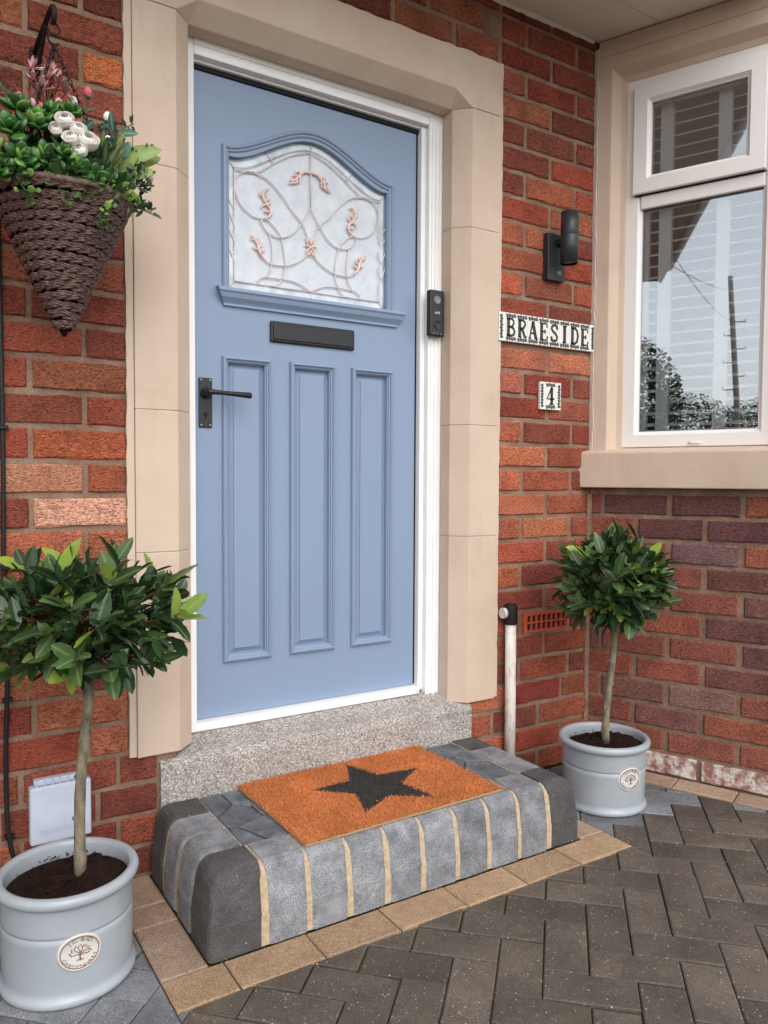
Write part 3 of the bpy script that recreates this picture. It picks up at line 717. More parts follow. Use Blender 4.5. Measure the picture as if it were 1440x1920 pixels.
# ------------------------------------------------------------------ bay: brick base, sill, window
bw = empty('bay_wall', (XC, 0, 0)); tag(bw, 'dark red brick wall of the bay below the window sill', 'wall')
BF = Matrix(BAYM); BF.translation = (0, 0, 0)               # relative to the bay_wall root
BL = .80                                                    # length of the splayed side
for i in range(-12, 0):
    z = ZC+(i+.5)*PC; odd = i % 2 != 0
    if i == -12: continue
    if not odd: seq = [(.004, .180), (.199, .435), (.455, .691), (.711, .795)]
    else: seq = [(.004, .047), (.062, .305), (.325, .5625), (.583, .795)]
    for a, b in seq:
        brick(a, b, z, bw, PAL_B if z > .62 or a > .33 else PAL_B[3:], {(-1, 1): (108, 70, 68), (-1, 2): (112, 72, 72), (-2, 1): (110, 68, 68), (-2, 2): (112, 70, 74), (-3, 2): (124, 92, 94), (-9, 2): (148, 106, 98)}.get((i, seq.index((a, b)))), None, BF)
# white stained bottom course
for a, b in ((.004, .19), (.21, .433), (.45, .69), (.71, .795)):
    ob = bpy.data.objects.new('brick', None) if False else None
    me = STRET[rnd.randrange(8)].copy(); me.materials.clear(); me.materials.append(M_WHITEWASH)
    ob = bpy.data.objects.new('brick', me); col.objects.link(ob); ob.parent = bw; ob['label'] = 'white stained brick at the foot of the bay'
    ob.matrix_basis = BF @ Matrix.Translation(((a+b)/2, -.006, .042)) @ Matrix.Diagonal(((b-a)/.235, 1, 1, 1))
mb = MB(); mb.box(0, BL+.02, .0065, .2, -.05, 1.12); mb.build('mortar', M_MORTAR, bw, matrix=BF)
# the bay's front, turning out of the picture
fx = BD.x*BL; fy = BD.y*BL
mb = MB(); mb.box(fx-.01, fx+1.6, fy+.0065, fy+.2, -.05, 1.12); mb.build('mortar', M_MORTAR, bw)
for i in range(-12, 0):
    z = ZC+(i+.5)*PC; x = fx+.004-(.12 if i % 2 else 0)
    while x < fx+1.5:
        a = max(x, fx+.004); ob = brick(a, x+.236, z, bw, PAL_B, None); ob.location.y += fy; x += .2555

bayw = empty('bay_window', (XC, 0, 1.1)); tag(bayw, 'white framed bay window in cream painted stone beside the door', 'window')
WF = Matrix(BAYM); WF.translation = (0, 0, -1.1)
def bpart(mb, name, m, parent=bayw, bevel=0, seg=2):
    return mb.build(name, m, parent, bevel, seg, matrix=WF if parent is bayw else None)
# sill
mb = MB(); prof = [(.12, 1.106), (-.05, 1.106), (-.05, 1.243), (-.045, 1.2485), (.03, 1.262), (.12, 1.266)]
mb.rings([[(s, y, z) for y, z in prof] for s in (-.035, .2, .45, BL+.02)]); bpart(mb, 'sill', M_STONE, bevel=.004)
# stone surround of the window: flat face, chamfer, reveal, mitred at the head
mb = MB(); sweep_loop(mb, [(.116, 1.225), (.668, 1.225), (.668, 2.684), (.116, 2.684)], [(0, -.08), (0, -.034), (-.022, -.028), (-.05, .006), (-.104, .006), (-.104, -.08)], 0); bpart(mb, 'window_surround', M_STONE, bevel=.003)
mb = MB(); mb.box(.012, BL+.01, -.006, .09, 2.7885, 2.85); bpart(mb, 'lintel', M_STONE, bevel=.002)
mb = MB(); r3 = random.Random(8)
mb.rings([[(-.006, -.004, z), (.0115+r3.uniform(-.002, .003), -.012+r3.uniform(-.002, .002), z), (.012, .01, z), (-.006, .01, z)] for z in [1.255+i*.032 for i in range(50)]]); bpart(mb, 'sealant', M_SOFFIT)
# uPVC frame
SF = .036
def rect_ring(mb, a, b, z0, z1, wd, y0, y1, lip=0):
    """four mitred members"""
    path = [(a, z0), (b, z0), (b, z1), (a, z1)]
    rings = [[(q[0], y, q[1]) for q in offset_loop(path, d)] for d, y in ((0, y1), (0, y0+.003), (.003, y0), (wd-.014, y0), (wd-.004, y0+.012), (wd, y0+.014), (wd, y1))]
    mb.rings(rings, True, False, False)
fo = MB(); rect_ring(fo, .113, .668, 1.2645, 2.686, .062, SF, SF+.06); wfr = bpart(fo, 'outer_frame', M_UPVC)
mb = MB(); mb.box(.172, .612, SF+.0005, SF+.06, 2.188, 2.238); mb.build('transom', M_UPVC, wfr, .004)
mb = MB(); rect_ring(mb, .144, .6155, 2.2425, 2.651, .067, SF-.02, SF+.03); bpart(mb, 'opening_sash', M_UPVC)
mb = MB(); mb.box(.15, .61, SF-.004, SF+.01, 2.2365, 2.2435); bpart(mb, 'shadow_gap_seal', M_RUBBER)
for (a, b, z0, z1, y) in ((.171, .609, 1.3215, 2.1895, SF+.016), (.2075, .552, 2.306, 2.5875, SF-.004)):
    mb = MB(); rect_ring(mb, a+.001, b-.001, z0+.001, z1-.001, .0055, y-.0015, y+.012); bpart(mb, 'gasket', M_RUBBER)
    mb = MB(); mb.box(a, b, y+.005, y+.009, z0, z1); bpart(mb, 'pane', M_GLASS)
mb = MB(); mb.tube([(.37, SF-.004, 1.281), (.385, SF-.006, 1.279), (.405, SF-.006, 1.279), (.418, SF-.004, 1.281)], [.0025, .004, .004, .0025], 8); bpart(mb, 'drain_cap', M_UPVC)
loc_dummy = None
# shutters inside
sh = empty('window_shutters', (XC, 0, 1.27)); tag(sh, 'white louvred shutters behind the bay window glass', 'shutters')
SHF = Matrix(BAYM); SHF.translation = (0, 0, -1.27)
YS = .108
for a, b in ((.16, .19), (.226, .275), (.438, .486), (.60, .66)):
    mb = MB(); mb.box(a, b, YS-.014, YS+.014, 1.29, 2.66); mb.build('stile', M_SHUT, sh, .002, 1, SHF)
for z0, z1 in ((1.29, 1.335), (2.60, 2.66)):
    mb = MB(); mb.box(.19, .60, YS-.012, YS+.012, z0, z1); mb.build('rail', M_SHUT, sh, .002, 1, SHF)
slat = {}
for (a, b) in ((.1905, .2255), (.2755, .4375), (.4865, .5995)):
    L = b-a; me = MB(); me.rings([[(x, -.017, -.003), (x, -.018, .0), (x, .0, .003), (x, .018, .001), (x, .017, -.002), (x, 0, -.003)] for x in (-L/2, L/2)]); me = me.mesh('slat'); me.materials.append(M_SHUT)
    z = 1.357
    while z < 2.6:
        o_ = obj('slat', me, None, sh); o_.matrix_basis = SHF @ Matrix.Translation(((a+b)/2, YS, z)) @ Matrix.Rotation(R(21), 4, 'X'); z += .0445
# dark room behind
mb = MB(); T = BAYM
pts = [(.02, .09), (.79, .09), (.9, 2.2), (-1.2, 2.2)]
rg = [[tuple(T @ Vector((s, y, z))) for s, y in pts] for z in (1.15, 2.84)]
mb.rings([rg[0], rg[1]], True, True, True)
rm = mb.build('interior_room', M_ROOM); struct(rm)
# cut the window side open
bm = bmesh.new(); bm.from_mesh(rm.data)
for f in list(bm.faces):
    c = BAYM.inverted() @ f.calc_center_median()
    if abs(c.y-.09) < .01: bm.faces.remove(f)
bm.to_mesh(rm.data); bm.free()

# ------------------------------------------------------------------ canopy over door and bay
can = empty('porch_canopy', (.5, 0, 2.855)); tag(can, 'pale boarded canopy soffit over the doorway and the bay', 'canopy')
for k in range(3):
    y1 = -.002-k*.228; y0 = max(y1-.2265, -.66)
    mb = MB(); mb.box(-2.2, 3.3, y0, y1, 2.855, 2.865); mb.build('soffit_board', M_SOFFIT, can, .0015, 1)
mb = MB(); mb.box(-2.2, 3.3, -.66, 0, 2.8665, 3.02); mb.build('deck', M_DARK, can)
mb = MB(); mb.box(-2.22, 3.32, -.685, -.662, 2.845, 3.03); mb.build('fascia', M_WHITE, can, .003)
mb = MB(); mb.rings([[(x, -.735+.048*math.cos(t), 2.99+.05*math.sin(t)) for t in [math.pi+k*math.pi/8 for k in range(9)]] for x in (-2.22, 3.32)], False); mb.build('gutter', M_WHITE, can)
mb = MB()
for (x0, x1) in ((-2.2, 3.3),):
    mb.rings([[(x, .012, 2.858), (x, -.010+rnd.uniform(-.004, .004), 2.8545), (x, -.002, 2.846+rnd.uniform(-.003, .002)), (x, .012, 2.846)] for x in [-.4+i*.025 for i in range(80)]])
mb.build('sealant', M_SOFFIT, can)
loc_children(can)

# ------------------------------------------------------------------ ground
mb = MB(); mb.box(-300, 300, -300, 60, -.2, -.06); gr = mb.build('ground', M_GROUND); struct(gr)
pav = empty('paving', (0, 0, 0)); struct(pav)
mb = MB(); mb.add([(-4, -5, -.011), (5, -5, -.011), (5, .05, -.011), (-4, .05, -.011)], [(0, 1, 2, 3)]); mb.build('joint_sand', M_BED, pav)
WP = .1047
e1 = (math.sqrt(.5), -math.sqrt(.5)); e2 = (math.sqrt(.5), math.sqrt(.5))
OX, OY = .9175-3*WP*e2[0], -.773-3*WP*e2[1]
def hb(u, v): return (OX+WP*(u*e1[0]+v*e2[0]), OY+WP*(u*e1[1]+v*e2[1]))
BX0, BX1, BY = -.2955, 1.140, -.6215          # outer edge of the tan border round the step
def paver_obj(mb, poly, gap=.0018, ch=.0034, h=.05, dz=0, tilt=(0, 0)):
    c = (sum(p[0] for p in poly)/len(poly), sum(p[1] for p in poly)/len(poly))
    a = inset(poly, gap); b = inset(poly, gap+ch)
    if len(a) < 3 or len(b) < 3 or len(a) != len(b): 
        if len(a) < 3: return False
        b = [(c[0]+(p[0]-c[0])*.93, c[1]+(p[1]-c[1])*.93) for p in a]
    zt = lambda p: dz+tilt[0]*(p[0]-c[0])+tilt[1]*(p[1]-c[1])
    mb.rings([[(p[0], p[1], -h) for p in a], [(p[0], p[1], zt(p)-ch*.7) for p in a], [(p[0], p[1], zt(p)) for p in b]], True, False, True)
    return True
far = MB(); npav = 0; r4 = random.Random(21)
cand = []
for u in range(-60, 60):
    for v in range(-60, 60):
        k = (u-v) % 4
        if k == 0: q = [(u, v), (u+2, v), (u+2, v+1), (u, v+1)]
        elif k == 3: q = [(u, v), (u+1, v), (u+1, v+2), (u, v+2)]
        else: continue
        p = [hb(*t) for t in q]
        c = (sum(t[0] for t in p)/4, sum(t[1] for t in p)/4)
        if not (-3 < c[0] < 4 and -4 < c[1] < .1): continue
        p = clip(p, (0, -1), .004)                             # house wall
        nb = (BN.x, BN.y); p = clip(p, nb, nb[0]*XC+.122) if c[0] > 1.1 else p   # tan edging along the bay
        p = clip(p, (0, -1), -(fy)+.12) if c[0] > XC+BD.x*BL+.05 and len(p) > 2 else p
        if len(p) < 3: continue
        ins = clip(clip(clip(p, (1, 0), BX0), (-1, 0), -BX1), (0, 1), BY) if len(p) > 2 else []
        if len(ins) > 2 and area(ins) > 1e-6:
            hp = [((-1, 0), -BX0), ((1, 0), BX1), ((0, -1), -BY)]
            best = max(hp, key=lambda h: area(clip(p, *h)))
            rest = clip(p, (-best[0][0], -best[0][1]), -best[1])          # the sliver beyond a corner of the edging
            for h in hp:
                if h is not best and len(rest) > 2:
                    q2 = clip(rest, *h)
                    if len(q2) > 2 and area(q2) > 2.5e-4: cand.append((c, q2))
            p = clip(p, *best)
        if len(p) < 3 or area(p) < 2.5e-4: continue
        cand.append((c, p))
for c, p in cand:
    vis = -.95 < c[0] < 2.3 and -1.5 < c[1]
    tl = (r4.uniform(-.02, .02), r4.uniform(-.02, .02)); dz = r4.uniform(-.0028, .0018)
    if vis:
        mb = MB(); p0 = [(t[0]-c[0], t[1]-c[1]) for t in p]
        if paver_obj(mb, p0, r4.uniform(.0013, .0024), dz=dz, tilt=tl):
            dry = (c[1] > -.62 and c[0] < -.2) or (c[0] > 1.05 and c[1] > -.50-.15*(c[0]-1.1))
            ob = mb.build('paver', M_PAVER_DRY if dry else M_PAVER, pav); ob.location = (c[0], c[1], 0); npav += 1
    else: paver_obj(far, p, dz=dz)
fo = far.build('distant_pavers', M_PAVER, pav); fo['kind'] = 'stuff'
def border(poly, m):
    c = (sum(p[0] for p in poly)/4, sum(p[1] for p in poly)/4); mb = MB()
    paver_obj(mb, [(t[0]-c[0], t[1]-c[1]) for t in poly], .0018, .004, dz=r4.uniform(.0005, .002), tilt=(r4.uniform(-.006, .006), r4.uniform(-.006, .006)))
    ob = mb.build('edging_paver', m, pav); ob.location = (c[0], c[1], 0)
SX0, SX1, SY = -.18, 1.0335, -.5015
xs = [BX0, -.148, .066, .279, .492, .706, .918, BX1]
for a, b in zip(xs[:-1], xs[1:]): border([(a, BY), (b, BY), (b, SY-.003), (a, SY-.003)], M_TAN)
ys = [SY-.002, -.275, -.172, -.004]
for a, b in zip(ys[:-1], ys[1:]):
    border([(BX0, a), (SX0-.002, a), (SX0-.002, b), (BX0, b)], M_PINK); border([(SX1+.002, a), (BX1, a), (BX1, b), (SX1+.002, b)], M_PINK)
def bp(s, y): q = BAYM @ Vector((s, -y, 0)); return (q.x, q.y)
for a, b in ((.0, .16), (.16, .372), (.372, .585), (.585, .80)): border([bp(a, .118), bp(a, .008), bp(b, .008), bp(b, .118)][::-1], M_PINK)
# loose chippings at the foot of the step
mb = MB(); r5 = random.Random(2)
for k in range(70):
    x = r5.uniform(-.17, 1.05); y = SY-abs(r5.gauss(0, .008)); s = r5.uniform(.0015, .005)
    if k > 45: x, y = r5.uniform(1.05, 1.3), r5.uniform(-.2, -.02)
    b0 = len(mb.v)
    pts = [(x+s*r5.uniform(-1, 1), y+s*r5.uniform(-1, 1), .002+s*r5.uniform(0, .8)) for _ in range(4)]
    mb.add(pts, [(0, 1, 2), (0, 2, 3), (0, 3, 1), (1, 3, 2)])
ch = mb.build('stone_chippings', M_SLAB); ch['kind'] = 'stuff'; ch['label'] = 'small pale stone chippings along the foot of the step'; ch['category'] = 'chippings'

# ------------------------------------------------------------------ entrance step
step = empty('entrance_step', (.43, -.25, 0)); tag(step, 'raised entrance step of grey kerb blocks with sandy joints below the door', 'step')
HS = .195
LV = [(0, 0), (0, .078), (.0015, .084), (.011, .146), (.0145, .164), (.021, .179), (.031, .1895), (.044, HS)]
def kerb(x0, x1, y0, y1, west=0, east=0, south=0, shrink=0, name='kerb_block', m=None, ch=.006):
    rings = []
    for d, z in LV:
        d += shrink; a = x0+(d if west else 0); b = x1-(d if east else 0); c = y0+(d if south else 0); z2 = z-shrink*(1 if z > 0 else 0)
        k = ch
        k2 = k*(1 if z < .17 else .6)
        if south: rg_ = [(a+k2, c, z2), (b-k2, c, z2), (b-k2*.3, c+k2*.3, z2), (b, c+k2, z2), (b, y1-.002, z2), (b-.002, y1, z2), (a+.002, y1, z2), (a, y1-.002, z2), (a, c+k2, z2), (a+k2*.3, c+k2*.3, z2)]
        elif west: rg_ = [(a+k2, c, z2), (b-.002, c, z2), (b, c+.002, z2), (b, y1-.002, z2), (b-.002, y1, z2), (a+k2, y1, z2), (a+k2*.3, y1-k2*.3, z2), (a, y1-k2, z2), (a, c+k2, z2), (a+k2*.3, c+k2*.3, z2)]
        else: rg_ = [(a+.002, c, z2), (b-k2, c, z2), (b-k2*.3, c+k2*.3, z2), (b, c+k2, z2), (b, y1-k2, z2), (b-k2*.3, y1-k2*.3, z2), (b-k2, y1, z2), (a+.002, y1, z2), (a, y1-.002, z2), (a, c+.002, z2)]
        rings.append(rg_)
    mb = MB(); mb.rings(rings, True, True, True, 0, False); return mb
g_ = .0046
KD = .14
# front row
xs = [SX0]+[-.035+(.902+.035)*i/8 for i in range(9)]+[SX1]
for k, (a, b) in enumerate(zip(xs[:-1], xs[1:])):
    first, last = k == 0, k == len(xs)-2
    mb = kerb(a+(0 if first else g_), b-(0 if last else g_), SY+r4.uniform(-.0015, .0015), SY+KD-g_*.6, first, last, 1, ch=.014 if first or last else .011)
    mb.build('corner_kerb_block' if first or last else 'kerb_block', M_KERBD if first or last else M_KERB, step)
for side in (0, 1):
    ys = [SY+KD, SY+KD+.118, SY+KD+.236, -.013]
    for k, (a, b) in enumerate(zip(ys[:-1], ys[1:])):
        if side == 0: mb = kerb(SX0, SX0+KD-g_, a+g_, b-(g_ if k < 2 else 0), 1, 0, 0, ch=.011)
        else: mb = kerb(SX1-KD+g_, SX1, a+g_, b-(g_ if k < 2 else 0), 0, 1, 0, ch=.011)
        mb.build('kerb_block', M_KERBD if k == 2 else M_KERB, step)
mb = kerb(SX0, SX1, SY, SY+KD, 1, 1, 1, shrink=.0036, ch=.025); s2 = kerb(SX0, SX0+KD, SY+.05, -.014, 1, 0, 0, shrink=.0036); s3 = kerb(SX1-KD, SX1, SY+.05, -.014, 0, 1, 0, shrink=.0036)
mb.build('joint_mortar', M_SANDJ, step); s2.build('joint_mortar', M_SANDJ, step); s3.build('joint_mortar', M_SANDJ, step)
mb = MB(); mb.box(SX0+KD-.01, SX1-KD+.01, SY+KD-.01, -.0135, 0, HS-.008); mb.build('bed', M_BED, step)
# cut pavers on top
ix0, ix1, iy0, iy1 = SX0+KD+.001, SX1-KD-.001, SY+KD+.001, -.0145
r6 = random.Random(31); seeds = []
for i in range(9):
    for j in range(3):
        seeds.append((ix0+(i+.5+r6.uniform(-.38, .38)+(.25 if j % 2 else -.25))*(ix1-ix0)/9, iy0+(j+.5+r6.uniform(-.3, .3))*(iy1-iy0)/3))
for s in seeds:
    poly = [(ix0, iy0), (ix1, iy0), (ix1, iy1), (ix0, iy1)]
    for t in seeds:
        if t is s or len(poly) < 3: continue
        n = (s[0]-t[0], s[1]-t[1]); L = math.hypot(*n); n = (n[0]/L, n[1]/L); m_ = ((s[0]+t[0])/2, (s[1]+t[1])/2)
        poly = clip(poly, n, n[0]*m_[0]+n[1]*m_[1])
    if len(poly) < 3 or area(poly) < 3e-4: continue
    mb = MB(); paver_obj(mb, [(p[0]-s[0], p[1]-s[1]) for p in poly], .0022, .004, .02, dz=r6.uniform(-.003, .001), tilt=(r6.uniform(-.02, .02), r6.uniform(-.02, .02)))
    if mb.f: mb.build('cut_paver', M_SLATE, step, matrix=Matrix.Translation((s[0], s[1], HS)))
loc_children(step)

# ------------------------------------------------------------------ doormat
mat_ = empty('doormat', (.418, -.232, HS)); tag(mat_, 'orange coir doormat with a charcoal star on the step', 'doormat')
MR = Matrix.Rotation(R(1.0), 4, 'Z')
hw, hh = .333, .224
mb = MB(); mb.box(-hw, hw, -hh, hh, .002, .008); mb.build('backing', M_MATBACK, mat_, matrix=MR)
star = []
for k in range(10):
    a = math.pi/2+k*math.pi/5-R(4); rr = .196 if k % 2 == 0 else .086
    star.append((.017+rr*math.cos(a), -.004+rr*math.sin(a)))
def in_poly(x, y, P):
    c = False; j = len(P)-1
    for i in range(len(P)):
        if (P[i][1] > y) != (P[j][1] > y) and x < (P[j][0]-P[i][0])*(y-P[i][1])/(P[j][1]-P[i][1])+P[i][0]: c = not c
        j = i
    return c
mb = MB(); r7 = random.Random(17); nxm, nym = 190, 126
base = MB()
for i in range(nxm):
    for j in range(nym):
        x = -hw+(i+r7.random())*2*hw/nxm; y = -hh+(j+r7.random())*2*hh/nym
        h = r7.uniform(.011, .017); a = r7.uniform(0, math.pi); w2 = r7.uniform(.0011, .0019)
        tx, ty = r7.gauss(0, .004), r7.gauss(0, .004)
        if abs(x) > hw-.012: tx += math.copysign(.005, x)*r7.random()
        if abs(y) > hh-.012: ty += math.copysign(.005, y)*r7.random()
        b = in_poly(x+r7.gauss(0, .0009), y+r7.gauss(0, .0009), star)
        ca, sa = math.cos(a)*w2, math.sin(a)*w2
        mb.add([(x-ca, y-sa, .007), (x+ca, y+sa, .007), (x+tx+ca*.6, y+ty+sa*.6, h), (x+tx-ca*.6, y+ty-sa*.6, h)], [(0, 1, 2, 3)], 1 if b else 0)
me = bpy.data.meshes.new('pile'); me.from_pydata(mb.v, [], mb.f); me.materials.append(M_COIR); me.materials.append(M_COIRB)
for p, mi in zip(me.polygons, mb.mi): p.material_index = mi
pile = obj('pile', me, None, mat_, matrix=MR); pile['kind'] = 'stuff'
mb = MB(); mb.box(-hw+.004, hw-.004, -hh+.004, hh-.004, .0075, .0105); mb.build('pile_base', M_COIR, mat_, matrix=MR)
mb = MB(); mb.prism([(x*.97, y*.97) for x, y in star], .0111, .0106); 
me = mb.mesh('star_base'); 
for v in me.vertices: v.co = (v.co.x, v.co.z, v.co.y)
obj('star_base', me, M_COIRB, mat_, matrix=MR)

# ------------------------------------------------------------------ plant pots and bay trees
def arc_text(mb, word, rad, size, a_mid, spread, flip):
    n = len(word)
    for i, chs in enumerate(word):
        if chs == ' ': continue
        v_, f_ = text_polys(chs, size)
        a = a_mid+(spread*(i-(n-1)/2)/(n-1))*(1 if flip else -1)
        ca, sa = math.cos(a), math.sin(a)
        pts = []
        for x, y, z in v_:
            if flip: y2 = -(y-size*.35); rr = rad+y2; tang = x; px = rr*ca-tang*sa; pz = rr*sa+tang*ca
            else: rr = rad+(y-size*.35); px = rr*ca+x*sa; pz = rr*sa-x*ca
            pts.append((px, pz))
        yield pts, f_
def make_pot(name, loc, rb, rt, h, face_deg, label, bz, bscale=1.0):
    pot = empty(name, loc); tag(pot, label, 'plant pot', 'grey glazed pots either side of the step')
    mb = MB()
    prof = [(rb-.01, 0), (rb+.001, .001), (rb+.0045, .006), (rb+.005, .012), (rb+.002, .018), (rb-.003, .0215)]
    zr = h*.62
    for k in range(1, 9):
        t = k/9; prof.append((rb-.003+(rt-.012-rb+.003)*t*zr/(h-.03), .0215+(zr-.0235)*t))
    rg_ = rb-.003+(rt-.012-rb+.003)*(zr/(h-.03))
    prof += [(rg_, zr-.0025), (rg_-.002, zr-.0008), (rg_-.002, zr+.0004), (rg_+.0002, zr+.0022), (rg_+.0006, zr+.008)]
    prof += [(rt-.0135, h-.034), (rt-.0125, h-.028)]
    for k in range(9):
        a = -math.pi*.45+k*math.pi*1.15/8; prof.append((rt-.011+.0125*math.cos(a), h-.0135+.0135*math.sin(a)))
    prof += [(rt-.021, h-.012), (rt-.023, h-.03), (rt-.026, h-.07)]
    mb.lathe(prof, n=72, cap1=False); mb.build('body', M_POT, pot)
    # compost
    mb = MB(); r8 = random.Random(name+str(loc[0])); Rr = rt-.0229; rings = []
    for i in range(0, 15):
        rr = Rr*i/14; rings.append([(rr*math.cos(2*math.pi*k/44), rr*math.sin(2*math.pi*k/44), h-.027+(r8.uniform(-.006, .006) if i < 13 else -.006)+.008*math.sin(3*rr/Rr+2*math.pi*k/44)) for k in range(44)])
    mb.rings(rings, True, False, False, 0, True)
    for k in range(260):
        a = r8.uniform(0, 2*math.pi); rr = Rr*math.sqrt(r8.random())*.90; s = r8.uniform(.0015, .0045); c = Vector((rr*math.cos(a), rr*math.sin(a), h-.026+r8.uniform(-.004, .004)))
        pts = [c+Vector((r8.uniform(-1, 1), r8.uniform(-1, 1), r8.uniform(-.6, 1)))*s*1.6 for _ in range(4)]; mb.add(pts, [(0, 1, 2), (0, 2, 3), (0, 3, 1), (1, 3, 2)])
    mb.build('compost', M_SOIL, pot)
    # oval badge wrapped on the body
    fa = R(face_deg); rad_at = lambda z: rb-.003+(rt-.012-rb+.003)*(z/(h-.03))
    def wrap(px, pz, d): z = bz+pz; rr = rad_at(z)+d; a = fa+px/rr; return (rr*math.cos(a), rr*math.sin(a), z)
    A, B_ = .0455*bscale, .039*bscale
    badge = empty('badge', (0, 0, 0)); badge.parent = pot
    def oval(k, d): return [wrap(A*k*math.cos(t), B_*k*math.sin(t), d) for t in [2*math.pi*i/40 for i in range(40)]]
    mb = MB(); mb.rings([oval(1.03, -.002), oval(1.0, .003), oval(.93, .0035), oval(.9, .0022), oval(.5, .0024), oval(.02, .0024)], True, False, True, 0, True); mb.build('plaque', M_BADGE, badge)
    mb = MB(); mb.rings([oval(.905, .0026), oval(.9, .0034), oval(.86, .0034), oval(.855, .0026)], True, False, False); mb.build('ring', M_BADGEINK, badge)
    for word, a_mid, spread, flip in (('J.C. & CO', math.pi/2, 1.35, False), ('GARDENWARE', -math.pi/2, 2.35, True)):
        mb = MB()
        for pts, f_ in arc_text(mb, word, .0265*bscale/.039*.039*1.12, .0115*bscale, a_mid, spread, flip):
            mb.add([wrap(p[0]*A/B_, p[1], .0036) for p in pts], f_)
        mb.build('lettering', M_BADGEINK, badge)
    mb = MB(); tw = lambda q: [wrap(x*bscale, z*bscale, .003) for x, z in q]
    mb.tube(tw([(0, -.015), (0, -.006), (.001, .002)]), .0016, 5); mb.tube(tw([(-.007, -.015), (.007, -.015)]), .0011, 5)
    for q in ([(0, -.005), (-.008, -.002), (-.015, -.004)], [(0, -.002), (-.006, .004), (-.012, .006)], [(.001, 0), (-.002, .008), (-.005, .013)], [(.001, 0), (.005, .008), (.006, .013)], [(0, -.003), (.008, .002), (.014, .003)], [(0, -.005), (.009, -.003), (.016, -.005)]): mb.tube(tw(q), .0009, 5)
    for k in range(22):
        a = R(-5)+k*R(190)/21; rr = (.0165, .0205, .0185)[k % 3]; x, z = rr*math.cos(a)*1.08, -.002+rr*math.sin(a)*.95
        mb.tube(tw([(x*.93, z*.93), (x*1.07, z*1.07)]), .0012, 5)
    mb.build('tree_emblem', M_BADGEINK, badge)
    return pot
PL = (-.461, -.346, 0); PR = (1.325, -.335, 0)
make_pot('plant_pot', PL, .1425, .1545, .245, math.degrees(math.atan2(CAM.y-PL[1], CAM.x-PL[0]))+9, 'large pale grey glazed pot in the left corner, under the grey wall box', .118)
make_pot('plant_pot', PR, .142, .156, .238, math.degrees(math.atan2(CAM.y-PR[1], CAM.x-PR[0]))+38, 'pale grey glazed pot standing by the bay wall, right of the step', .128)

def leaf_mesh(L, W_, seed, serr=.0, n=8, droop=.1, fold=.22, name='leaf', power=.8, wpos=.5):
    r = random.Random(seed); mb = MB(); rows = []
    for i in range(n+1):
        t = i/n; wd = W_/2*(math.sin(math.pi*min(1, .03+.97*t**power))**.68 if 0 < t < 1 else .0)
        wd += (r.uniform(-serr, serr) if 0 < i < n else 0); wd = max(wd, .0004)
        z = -droop*L*t*t; y = L*t*(1-.06*t)
        rows.append([(-wd, y, z+fold*wd+r.uniform(-.0012, .0012)), (0, y, z), (wd, y, z+fold*wd+r.uniform(-.0012, .0012))])
    mb.rings(rows, False, smooth=True); return mb.mesh(name)
def place(me, root_loc, p, d, upv, parent, name='leaf', scale=1, m=None, roll=0):
    ob = bpy.data.objects.new(name, me); col.objects.link(ob); ob.parent = parent
    R3 = frame_from(d, upv).to_4x4() @ Matrix.Rotation(roll, 4, 'Y')
    ob.matrix_basis = Matrix.Translation(Vector(p)-Vector(root_loc)) @ R3 @ Matrix.Diagonal((scale, scale, scale, 1)); return ob
BAYL = []
for k in range(8):
    me = leaf_mesh(.079, .0355+.003*(k % 3), 100+k, .0009, 11, .04+.07*(k % 4)-.05*(k == 5), .12+.1*(k % 2)); me.materials.append(M_LEAF); BAYL.append(me)
BAYY = []
for me in BAYL[:4]:
    m2 = me.copy(); m2.materials.clear(); m2.materials.append(M_LEAFY); BAYY.append(m2)
